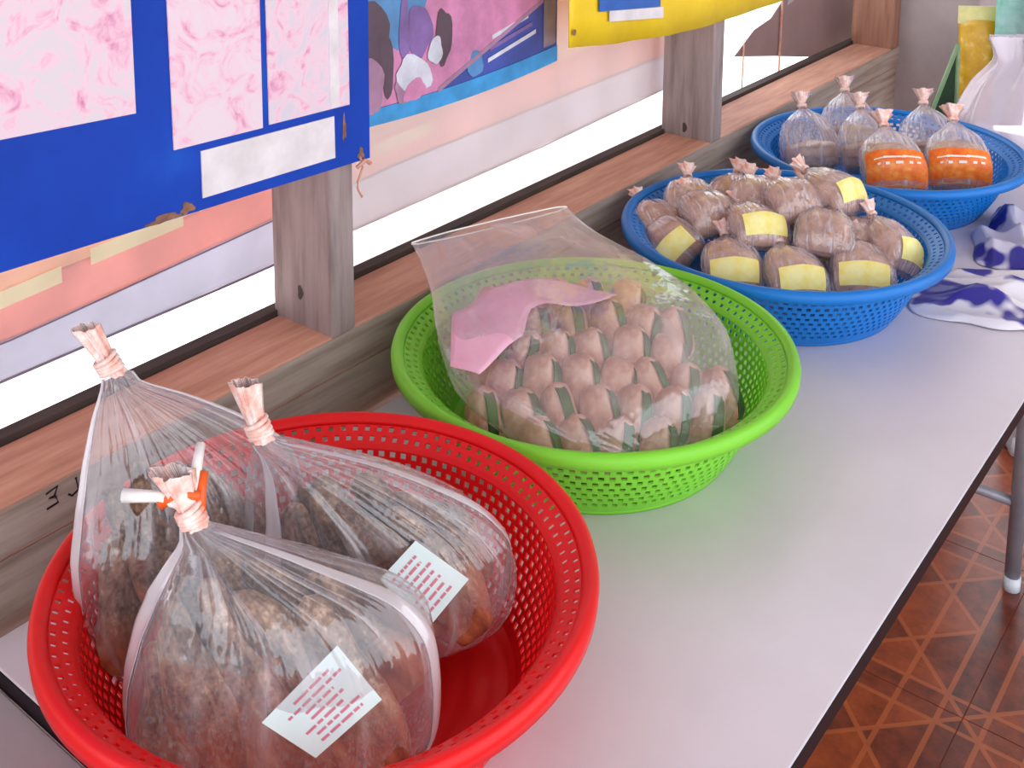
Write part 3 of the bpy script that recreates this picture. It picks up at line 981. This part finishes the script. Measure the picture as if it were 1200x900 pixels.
def paper_label(corners, parent, seed, rows=7):
    """paper slip given by four corners (a, b, c, d), thin box, with rows of red print"""
    a, b, c, dd = [np.array(q, float) for q in corners]
    n_ = unit(np.cross(b - a, dd - a))
    if n_[2] < 0: n_ = -n_
    V = [tuple(q) for q in (a, b, c, dd)] + [tuple(q + n_ * 0.0006) for q in (a, b, c, dd)]
    lb = obj('paper_label', V, [(0, 1, 2, 3), (7, 6, 5, 4), (0, 4, 5, 1), (1, 5, 6, 2), (2, 6, 7, 3), (3, 7, 4, 0)], M['paper'], parent)
    rs = np.random.RandomState(seed)
    P = lambda s, t: a + (b - a) * s + (dd - a) * t + (a - b + c - dd) * s * t
    prt = []
    for k in range(rows):
        t = 0.16 + 0.70 * k / (rows - 1)
        s = 0.12 + 0.2 * rs.rand()
        end = 0.66 + 0.22 * rs.rand()
        while s < end:
            e = min(s + 0.05 + 0.14 * rs.rand(), end)
            q = [P(s, t - 0.022), P(e, t - 0.022), P(e, t + 0.022), P(s, t + 0.022)]
            prt.append(([tuple(v + n_ * 0.0009) for v in q], [(0, 1, 2, 3)]))
            s = e + 0.025
    obj('printed_text', *join(prt), M['print_red'], lb)
    return lb


nl3 = unit((0.62, -0.55, 0.75)) * 0.006
paper_label([np.array(q) + nl3 for q in ((-0.4863, 0.3906, 0.0904), (-0.4733, 0.4399, 0.1159), (-0.4408, 0.4451, 0.0927), (-0.4552, 0.4043, 0.0747))], r3, 4)
nl2 = unit((0.75, -0.35, 0.75)) * 0.004
paper_label([np.array(q) + nl2 for q in ((-0.5039, 0.5071, 0.1059), (-0.5007, 0.5395, 0.1178), (-0.4675, 0.5574, 0.0930), (-0.4709, 0.5169, 0.0774))], r2, 9)

ORD = ['leftmost', 'second', 'third', 'fourth', 'fifth', 'sixth', 'seventh', 'eighth', 'ninth', 'tenth']
fs = 0
SL = [(-0.088, 0.108, -0.062, 0.026), (-0.072, 0.142, -0.022, 0.026), (-0.054, 0.150, 0.016, 0.026), (-0.026, 0.148, 0.050, 0.028), (0.014, 0.138, 0.080, 0.034)]   # w, z at the top, w, z at the bottom
for b_, W_, N_, c0, deep, tall_, wf, lab in ((bag3, W3, N3, V3(-0.520, 0.437, 0), 0.026, 1.0, 1.0, 'front'), (bag2, W3, N3, V3(-0.548, 0.553, 0), 0.022, 0.92, 0.95, 'right-hand'), (bag1, W1, N1, V3(-0.652, 0.465, 0), 0.013, 1.12, 0.78, 'tall back')):
    for layer in (-1, 1):
        for k, (wa, za, wb, zb_) in enumerate(SL if layer == -1 else SL[1:]):
            no = deep * layer
            top = c0 + W_ * wa * wf * 0.92 + N_ * no * (0.75 if za > 0.1 else 1.0) + V3(0, 0, za * tall_ - (0.008 if layer == 1 else 0))
            bot = c0 + W_ * wb * wf * 0.95 + N_ * no * 1.05 + V3(0, 0, zb_)
            fs += 1
            if layer == -1:
                lb_ = ORD[k] + ' dried fish slab in the near layer of the ' + lab + ' bag'
            else:
                lb_ = 'dried fish slab in the hidden far layer of the ' + lab + ' bag'
            fish(top, bot, 0.047 * wf, 0.026 if b_ is not bag1 else 0.016, -N_ + V3(0, 0, 0.25), lb_, 'dried fish in the red basket bags', fs)

# ------------------------------------------------------------------ large clear bag of rolls in the green basket
gc = V3(-0.589, 0.8969, 0)
ga, gb = V3(0.79, 0.61, 0), V3(-0.61, 0.79, 0)


def roll_mesh():
    ns, nt = 14, 12
    V, Fs = [], []
    for i in range(nt + 1):
        q = i / nt
        z = (q - 0.5) * 0.056
        e = max(0.05, 1 - abs(2 * q - 1) ** 4.5) ** 0.5
        rr = 0.0172 * e * (1 + 0.05 * math.sin(7 * q))
        for k in range(ns):
            a = 2 * PI * k / ns
            ca, sa = math.cos(a), math.sin(a)
            V.append((rr * math.copysign(abs(ca) ** 0.75, ca), rr * 0.9 * math.copysign(abs(sa) ** 0.75, sa) * (1 + 0.10 * math.sin(3 * a + 4 * q)), z + 0.0015 * math.sin(2 * a + 1)))
    for i in range(nt):
        for k in range(ns):
            Fs.append((i * ns + k, i * ns + (k + 1) % ns, (i + 1) * ns + (k + 1) % ns, (i + 1) * ns + k))
    Fs.append(tuple(range(ns - 1, -1, -1)))
    Fs.append(tuple(nt * ns + k for k in range(ns)))
    return V, Fs


roll0 = None
cnt = {}
for row in range(6):
    for c in range(10):
        A_ = (c - 4.5) * 0.0345 + (0.017 if row % 2 else 0.0)
        B_ = -0.112 + row * 0.0340
        if math.hypot(A_, B_ * 1.05) > 0.134: continue
        if A_ < -0.115: continue
        if A_ > 0.06 and B_ > 0.03: continue
        if A_ > 0.10 and B_ > -0.02: continue
        z = 0.036 + 0.0110 * row + 0.014 * math.cos(A_ * 11) + random.uniform(-0.003, 0.003)
        if row > 4: z -= 0.004 * (row - 4)
        p = gc + ga * (A_ + random.uniform(-0.003, 0.003)) + gb * B_
        if roll0 is None:
            roll0 = obj('snack_roll', *roll_mesh(), M['roll'], None, True)
            tag(roll0, 'small beige-pink roll with a green strip inside the bag in the green basket', 'roll', 'rolls in the bag in the green basket')
            lf = []
            for i in range(9):
                zz = -0.024 + 0.048 * i / 8
                x_ = 0.0180 * max(0.3, 1 - abs(2 * (i / 8) - 1) ** 4.5) ** 0.5 + 0.0004
                for yy in (-0.0056, 0.0056):
                    lf.append((x_, yy, zz))
                    lf.append((x_ + 0.0012, yy * 0.8, zz))
            lfF = []
            for i in range(8):
                a0 = i * 4
                a1 = a0 + 4
                lfF += [(a0 + 1, a1 + 1, a1 + 3, a0 + 3), (a0, a0 + 2, a1 + 2, a1), (a0, a1, a1 + 1, a0 + 1), (a0 + 2, a0 + 3, a1 + 3, a1 + 2)]
            obj('green_strip', lf, lfF, M['leaf'], roll0, True, local=True)
            o = roll0
        else:
            o = copy_tree(roll0)
        o.location = (p[0], p[1], z)
        o.rotation_euler = Vector((gb[0], gb[1], 0.75)).to_track_quat('Z', 'Y').to_euler()
        o.rotation_euler = (Matrix.Rotation(math.atan2(ga[1], ga[0]), 3, 'Z') @ Matrix.Rotation(-0.75 + random.uniform(-0.1, 0.1), 3, 'X') @ Matrix.Rotation(random.uniform(-0.32, 0.32), 3, 'Y') @ Matrix.Rotation(-0.55 + random.uniform(-0.7, 0.4), 3, 'Z')).to_euler()
        cnt[row] = cnt.get(row, 0) + 1
        tag(o, 'beige-pink roll with a green strip, ' + (ORD[cnt[row] - 1] if cnt[row] == 1 else ORD[cnt[row] - 1] + ' from the left') + ' in the ' + ('front', 'second', 'third', 'fourth', 'fifth', 'back')[row] + ' row')

gL, gW = unit((-0.94, 0.34, 0)), unit((0.34, 0.94, 0))
gp0 = V3(-0.452, 0.835, 0)
Q = lambda s, z: gp0 + gL * s + V3(0, 0, z)
gbag = Bag([(0.00, Q(0.010, 0.062), 0.060, 0.014, 0.01), (0.10, Q(0.028, 0.070), 0.092, 0.032, 0.012), (0.30, Q(0.085, 0.086), 0.132, 0.050, 0.012),
            (0.50, Q(0.150, 0.096), 0.146, 0.052, 0.014), (0.66, Q(0.205, 0.112), 0.134, 0.042, 0.02), (0.80, Q(0.258, 0.132), 0.112, 0.026, 0.03),
            (0.90, Q(0.300, 0.148), 0.102, 0.011, 0.04), (1.0, Q(0.322, 0.157), 0.100, 0.004, 0.04)], gW, (0, 0, 1), 21, 2.3)
gr_ = empty('clear_bag', tuple(Q(0.1, 0.02)))
tag(gr_, 'large open clear plastic bag full of rolls in the green basket', 'plastic bag')
obj('film', *gbag.mesh(0, 1, 70, 120), M['film_flat'], gr_, True, grid=(70, 120))
# seam fold along the mouth
mt = [tuple(gbag.pt(1.0, 2 * PI * k / 60)) for k in range(60)]
obj('mouth_edge', *tube(mt, 0.0009, 5, True), M['tie_white'], gr_, True)
V, Fs = [], []
nu = 20
for i in range(nu + 1):
    y = 0.740 + 0.205 * i / nu
    xa = float(np.interp(y, [0.74, 0.80, 0.89, 0.945], [-0.640, -0.690, -0.686, -0.622]))
    xb = float(np.interp(y, [0.74, 0.80, 0.84, 0.87, 0.92, 0.945], [-0.606, -0.604, -0.626, -0.622, -0.588, -0.594]))
    for k in range(9):
        x = xa + (xb - xa) * k / 8
        V.append((x, y, 0.1345 + 0.003 * math.sin(60 * x + 25 * y) + 0.002 * math.sin(90 * y) - 1.2 * (y - 0.85) ** 2 - 1.0 * max(0, x + 0.64) ** 2 - 0.9 * max(0, -0.65 - x) ** 2))
for i in range(nu):
    for k in range(8):
        a = i * 9 + k
        Fs.append((a, a + 9, a + 10, a + 1))
pk = obj('pink_slip', V, Fs, M['pink_paper'], None, True, origin=(-0.645, 0.85, 0.118))
pk.modifiers.new('solid', 'SOLIDIFY').thickness = 0.0005
tag(pk, 'pink paper slip lying on the rolls in the clear bag', 'paper slip')

# ------------------------------------------------------------------ small packets
def packet(name, wid, ln, thick, fill_to, fillmat, labmat, lab_t, label_arc, tie_mat, seed, cloth='film_small'):
    w2, h2 = wid / 2, thick / 2
    b = Bag([(0.00, V3(0, 0.000, h2 * 0.5), w2 * 0.9, 0.002, 0.02), (0.07, V3(0, ln * 0.06, h2 * 0.7), w2, h2 * 0.62, 0.03), (0.25, V3(0, ln * 0.22, h2), w2 * 1.02, h2, 0.03),
             (0.45, V3(0, ln * 0.42, h2), w2 * 0.98, h2, 0.04), (0.62, V3(0, ln * 0.60, h2), w2 * 0.8, h2 * 0.8, 0.06), (0.76, V3(0, ln * 0.74, h2), w2 * 0.36, h2 * 0.42, 0.12),
             (0.84, V3(0, ln * 0.82, h2 * 1.05), w2 * 0.11, w2 * 0.11, 0.15), (0.90, V3(0, ln * 0.88, h2 * 1.1), w2 * 0.12, w2 * 0.12, 0.2), (1.0, V3(0, ln * 1.0, h2 * 1.3), w2 * 0.34, w2 * 0.2, 0.4)],
            (1, 0, 0), (0, 0, 1), seed, 2.4)
    root = empty(name)
    obj('film', *b.mesh(0, 1, 30, 44), M[cloth], root, True, local=True, grid=(30, 44))
    obj('filling', *b.mesh(0.03, fill_to, 16, 32, True, True, scale=0.86, noise_amp=0.0016), fillmat, root, True, local=True)
    if labmat is not None:
        lb = obj('paper_label', *b.patch(lab_t[0], lab_t[1], label_arc[0], label_arc[1], 0.0009), labmat, root, True, local=True)
        m0 = 0.5 * (label_arc[0] + label_arc[1])
        ar = 0.33 * (label_arc[1] - label_arc[0])
        if labmat is M['orange_label']:
            tm = lab_t[0] + (lab_t[1] - lab_t[0]) * 0.58
            dt = (lab_t[1] - lab_t[0]) * 0.13
            prt_ = []
            for q_, (u0, u1, v0, v1) in enumerate(((-0.95, -0.4, 0.7, 1.0), (-0.5, 0.2, 0.8, 1.2), (0.1, 0.9, 0.95, 1.35), (-0.8, -0.65, -0.5, -0.1), (-0.45, -0.3, -0.6, -0.1), (-0.1, 0.08, -0.5, 0.0), (0.3, 0.45, -0.4, 0.1), (0.62, 0.8, -0.3, 0.1))):
                prt_.append(b.patch(tm + 1.1 * dt * v0, tm + 1.1 * dt * v1, m0 - ar * u1, m0 - ar * u0, 0.0016, 3, 4))
            obj('white_lettering', *join(prt_), M['white_print'], lb, True, local=True)
    tp_ = [tuple(b.pt(0.87, 2 * PI * k / 14, 0.0012)) for k in range(14)]
    obj('tie', *tube(tp_, max(0.0012, w2 * 0.06), 6, True), tie_mat, root, True, local=True)
    tp2 = b.mesh(0.87, 1.0, 8, 24, False, False, 0.0004)
    obj('neck_tuft', *tp2, M['tie_pink'], root, True, local=True)
    return root


def place(root, loc, rz, tilt, rollv=0.0):
    root.location = loc
    root.rotation_euler = (Matrix.Rotation(rz, 3, 'Z') @ Matrix.Rotation(tilt, 3, 'X') @ Matrix.Rotation(rollv, 3, 'Y')).to_euler()


R_ = math.radians
protoA = packet('snack_packet', 0.076, 0.100, 0.046, 0.70, M['filling'], M['yellow_label'], (0.05, 0.27), (0.80, PI - 0.80), M['tie_pink'], 31)
protoB = packet('snack_packet', 0.072, 0.098, 0.048, 0.70, M['filling'], None, None, None, M['tie_pink'], 47)
used = {'A': False, 'B': False}
PK = [  # x, y, z, rz, tilt, roll, kind, label
    (-0.580, 1.184, 0.030, 38, 20, 0, 'A', 'yellow-labelled brown packet at the left of the front row in the blue basket'),
    (-0.510, 1.212, 0.030, 48, 20, 5, 'A', 'yellow-labelled brown packet in the middle of the front row in the blue basket'),
    (-0.455, 1.266, 0.032, 30, 22, 0, 'A', 'yellow-labelled brown packet at the right of the front row in the blue basket'),
    (-0.432, 1.318, 0.050, 62, 26, 34, 'A', 'upright yellow-labelled packet leaning on the right wall of the blue basket'),
    (-0.652, 1.212, 0.040, 64, 10, -45, 'A', 'brown packet with its yellow label turned sideways at the left of the blue basket'),
    (-0.700, 1.236, 0.040, 60, 12, 0, 'B', 'unlabelled brown packet nearest the green basket in the blue basket'),
    (-0.572, 1.244, 0.068, 52, 8, 8, 'A', 'yellow-labelled packet lying in the centre of the blue basket pile'),
    (-0.508, 1.268, 0.070, 20, 6, 0, 'B', 'unlabelled packet above the front right labels in the blue basket'),
    (-0.506, 1.352, 0.096, 78, 14, 10, 'A', 'topmost packet with a big yellow label in the blue basket'),
    (-0.636, 1.250, 0.066, 60, 10, 0, 'B', 'unlabelled packet left of centre on the blue basket pile'),
    (-0.690, 1.275, 0.056, 34, 20, 0, 'B', 'puffy unlabelled packet at the far left of the blue basket'),
    (-0.664, 1.330, 0.050, 18, 24, 0, 'B', 'unlabelled packet with an upright neck at the back of the blue basket'),
    (-0.608, 1.304, 0.076, 36, 10, 0, 'B', 'unlabelled packet behind the centre of the blue basket pile'),
    (-0.548, 1.302, 0.090, 50, 6, 0, 'B', 'unlabelled packet just left of the big yellow label'),
    (-0.585, 1.365, 0.052, 20, 18, 0, 'B', 'unlabelled packet against the back wall of the blue basket'),
    (-0.466, 1.322, 0.048, 46, 12, 0, 'B', 'unlabelled packet wedged beside the upright packet at the right of the blue basket'),
    (-0.520, 1.290, 0.028, 40, 4, 0, 'B', 'unlabelled packet at the bottom of the blue basket under the labelled ones')]
for x, y, z, rz, tl, ro, kd, lab in PK:
    base = protoA if kd == 'A' else protoB
    o = base if not used[kd] else copy_tree(base)
    used[kd] = True
    place(o, (x, y, z), R_(rz), R_(tl), R_(ro))
    tag(o, lab, 'packet', 'small packets in the nearer blue basket')

protoC = packet('snack_packet', 0.094, 0.128, 0.062, 0.52, M['filling_pale'], M['orange_label'], (0.04, 0.42), (0.40, PI - 0.40), M['tie_pink'], 52)
protoD = packet('snack_packet', 0.092, 0.124, 0.066, 0.30, M['filling_pale'], None, None, None, M['tie_pink'], 61)
for i, (x, y, z, rz, tl, ro, kd, lab) in enumerate([
        (-0.548, 1.622, 0.030, 38, 40, 0, 'C', 'orange-labelled packet in the middle of the farthest blue basket'),
        (-0.482, 1.700, 0.030, 30, 48, 0, 'C', 'orange-labelled packet at the right of the farthest blue basket'),
        (-0.690, 1.648, 0.026, 42, 46, 0, 'D', 'puffed clear packet at the left of the farthest blue basket'),
        (-0.672, 1.760, 0.030, 36, 50, 0, 'D', 'puffed clear packet at the back left of the farthest blue basket'),
        (-0.612, 1.690, 0.030, 40, 44, 0, 'D', 'brown-filled clear packet in the centre of the farthest blue basket'),
        (-0.548, 1.765, 0.030, 34, 52, 0, 'D', 'clear packet behind the orange labels in the farthest blue basket')]):
    base = protoC if kd == 'C' else protoD
    o = base if (kd, 1) not in used else copy_tree(base)
    used[(kd, 1)] = True
    place(o, (x, y, z), R_(rz), R_(tl), R_(ro))
    tag(o, lab, 'packet', 'packets in the farthest blue basket')

# ------------------------------------------------------------------ crumpled shopping bags on the table
def print_film(name, white, ink, scale, thr, seed, alpha=0.0):
    m, nt, out = new_mat(name)
    p = principled(nt, out, Roughness=0.3)
    n = noise(nt, scale, 2.0, 0.4)
    tc = nt.nodes.new('ShaderNodeTexCoord'); mp = nt.nodes.new('ShaderNodeMapping')
    mp.inputs['Location'].default_value = (seed, seed * 0.7, 0)
    nt.links.new(tc.outputs['Object'], mp.inputs['Vector']); nt.links.new(mp.outputs[0], n.inputs['Vector'])
    cr = ramp(nt, n.outputs['Fac'], [(thr - 0.02, srgb(white)), (thr + 0.02, srgb(ink))])
    nt.links.new(cr.outputs['Color'], p.inputs['Base Color'])
    return m


def crumpled(name, outline_c, rx, ry, rot, hgt, mat, label, cat, seed, group=None, n=84):
    rs = np.random.RandomState(seed)
    K = [(rs.randn(2) * 42, rs.rand() * 6.28) for _ in range(6)]
    V, Fs, ids = [], [], {}
    for i in range(n + 1):
        for k in range(n + 1):
            s, t = 2 * i / n - 1, 2 * k / n - 1
            # map square to rounded blob
            x_, y_ = s * math.sqrt(1 - t * t / 2.4), t * math.sqrt(1 - s * s / 2.4)
            edge = 1 - max(abs(s), abs(t)) ** 3
            a = math.atan2(y_, x_)
            w_ = 1 + 0.10 * math.sin(3 * a + seed) + 0.06 * math.sin(7 * a + 2 * seed)
            X_, Y_ = x_ * rx * w_, y_ * ry * w_
            hh = 0
            for kv, ph_ in K:
                hh += 1 - abs(math.sin((kv[0] * X_ + kv[1] * Y_) * 0.9 + ph_))
            hh = hh / len(K)
            z = 0.0015 + hgt * max(0, edge) ** 0.6 * (0.12 + 2.2 * max(0, hh - 0.22))
            c_, s_ = math.cos(rot), math.sin(rot)
            V.append((outline_c[0] + X_ * c_ - Y_ * s_, outline_c[1] + X_ * s_ + Y_ * c_, z))
    for i in range(n):
        for k in range(n):
            a = i * (n + 1) + k
            Fs.append((a, a + n + 1, a + n + 2, a + 1))
    o = obj(name, V, Fs, mat, None, True, origin=(outline_c[0], outline_c[1], 0))
    sm = o.modifiers.new('solid', 'SOLIDIFY')
    sm.thickness = 0.0006
    return tag(o, label, cat, group)


M['bag_blue'] = print_film('blue_print_bag', (206, 204, 226), (48, 44, 146), 17, 0.50, 2.0)
M['bag_white'] = print_film('white_print_bag', (228, 224, 234), (56, 50, 150), 17, 0.53, 5.2)
crumpled('shopping_bag', (-0.352, 1.445), 0.105, 0.085, R_(35), 0.020, M['bag_white'], 'crumpled white plastic bag with navy print lying beside the blue basket', 'plastic bag', 4, 'crumpled shopping bags')
crumpled('shopping_bag', (-0.350, 1.655), 0.090, 0.110, R_(15), 0.040, M['bag_blue'], 'crumpled bluish plastic bag with navy print in front of the farthest basket', 'plastic bag', 9, 'crumpled shopping bags')

# tall milky bag and goods at the far end
tb1 = Bag([(0.0, V3(-0.425, 2.020, 0.003), 0.12, 0.05, 0.02), (0.15, V3(-0.425, 2.020, 0.03), 0.15, 0.075, 0.04), (0.45, V3(-0.430, 2.02, 0.085), 0.15, 0.075, 0.05), (0.7, V3(-0.44, 2.03, 0.135), 0.12, 0.055, 0.08),
           (0.85, V3(-0.44, 2.04, 0.175), 0.09, 0.03, 0.15), (1.0, V3(-0.44, 2.05, 0.215), 0.10, 0.02, 0.25)], (0.8, 0.6, 0), (-0.6, 0.8, 0), 14, 2.4)
tall = empty('carrier_bag', (-0.40, 2.035, 0.0))
tag(tall, 'tall milky pink-white carrier bag standing behind the farthest basket', 'plastic bag')
obj('film', *tb1.mesh(0, 1, 50, 90), M['film_white'], tall, True)


def pouch(name, c, wid, hgt, thick, rz, lean, mat, label, cat, seed, top=None):
    b = Bag([(0, V3(0, 0, 0.0), wid / 2, 0.004, 0.01), (0.1, V3(0, 0, hgt * 0.08), wid / 2, thick * 0.4, 0.02), (0.45, V3(0, 0, hgt * 0.45), wid / 2 * 0.96, thick / 2, 0.03),
             (0.8, V3(0, 0, hgt * 0.8), wid / 2 * 0.96, thick * 0.3, 0.03), (0.95, V3(0, 0, hgt * 0.95), wid / 2, 0.003, 0.03), (1, V3(0, 0, hgt), wid / 2, 0.002, 0.03)], (1, 0, 0), (0, 1, 0), seed, 2.6)
    root = empty(name)
    obj('pouch', *b.mesh(0, 1, 24, 40, True, True), mat, root, True, local=True)
    if top is not None:
        obj('header_card', *boxg(-wid / 2 * 1.02, wid / 2 * 1.02, -0.004, 0.004, hgt * 0.9, hgt * 1.06), top, root, local=True)
    root.location = c
    root.rotation_euler = (R_(lean), 0, R_(rz))
    return tag(root, label, cat)


pouch('snack_pouch', (-0.598, 2.195, 0.003), 0.075, 0.205, 0.045, 36, -4, noisy_mat('yellow_pouch', [(0.3, (200, 150, 24)), (0.6, (224, 180, 40)), (0.8, (240, 226, 170))], 40, 0.3), 'yellow pouch with a pale top behind the farthest blue basket', 'pouch', 71, plain('pale_yellow_card', (226, 222, 150), 0.5))
pouch('snack_pouch', (-0.545, 2.205, 0.003), 0.060, 0.32, 0.03, 36, -3, noisy_mat('teal_pouch', [(0.3, (112, 184, 168)), (0.7, (164, 214, 206))], 30, 0.3), 'tall teal packet standing at the right edge beyond the baskets', 'pouch', 72)
pouch('snack_pouch', (-0.475, 2.185, 0.003), 0.050, 0.305, 0.03, 36, -3, noisy_mat('pink_pouch', [(0.3, (236, 116, 140)), (0.7, (226, 186, 214))], 26, 0.3), 'tall pink packet standing beside the teal packet', 'pouch', 73)
pouch('snack_pouch', (-0.415, 2.205, 0.003), 0.070, 0.315, 0.03, 36, -3, noisy_mat('violet_pouch', [(0.3, (140, 100, 170)), (0.5, (204, 176, 214)), (0.7, (226, 214, 232))], 34, 0.3), 'tall pale violet packet at the top right corner', 'pouch', 74)
# dark green folded card standing beside the pillar
gw = empty('green_card', (-0.600, 2.06, 0.0))
tag(gw, 'dark green folded card standing upright with a pale green edge', 'card')
M['gdark'] = noisy_mat('dark_green_card', [(0.3, (14, 54, 24)), (0.7, (34, 84, 38))], 20, 0.4)
M['gpale'] = plain('pale_green_edge', (140, 176, 132), 0.5)
p0, p1, p2_ = V3(-0.645, 2.040, 0.001), V3(-0.598, 2.077, 0.001), V3(-0.603, 2.075, 0.172)
nn = V3(-0.61, 0.79, 0) * 0.016
obj('panel', [tuple(p0), tuple(p1), tuple(p2_), tuple(p0 + nn), tuple(p1 + nn), tuple(p2_ + nn * 0.4)], [(0, 1, 2), (5, 4, 3), (0, 3, 4, 1), (1, 4, 5, 2), (2, 5, 3, 0)], M['gdark'], gw)
obj('pale_edge', *join([tube([tuple(p0), tuple(p2_)], 0.004, 6), tube([tuple(p1), tuple(p2_)], 0.004, 6)]), M['gpale'], gw, True)

# white bag on the floor under the table
crumpled('floor_bag', (-0.500, 2.44), 0.060, 0.060, 0.3, 0.22, M['foot'], 'small white plastic bag lying on the tiled floor under the table', 'plastic bag', 6)
fb = bpy.data.objects['floor_bag']
fb.location.z = FZ
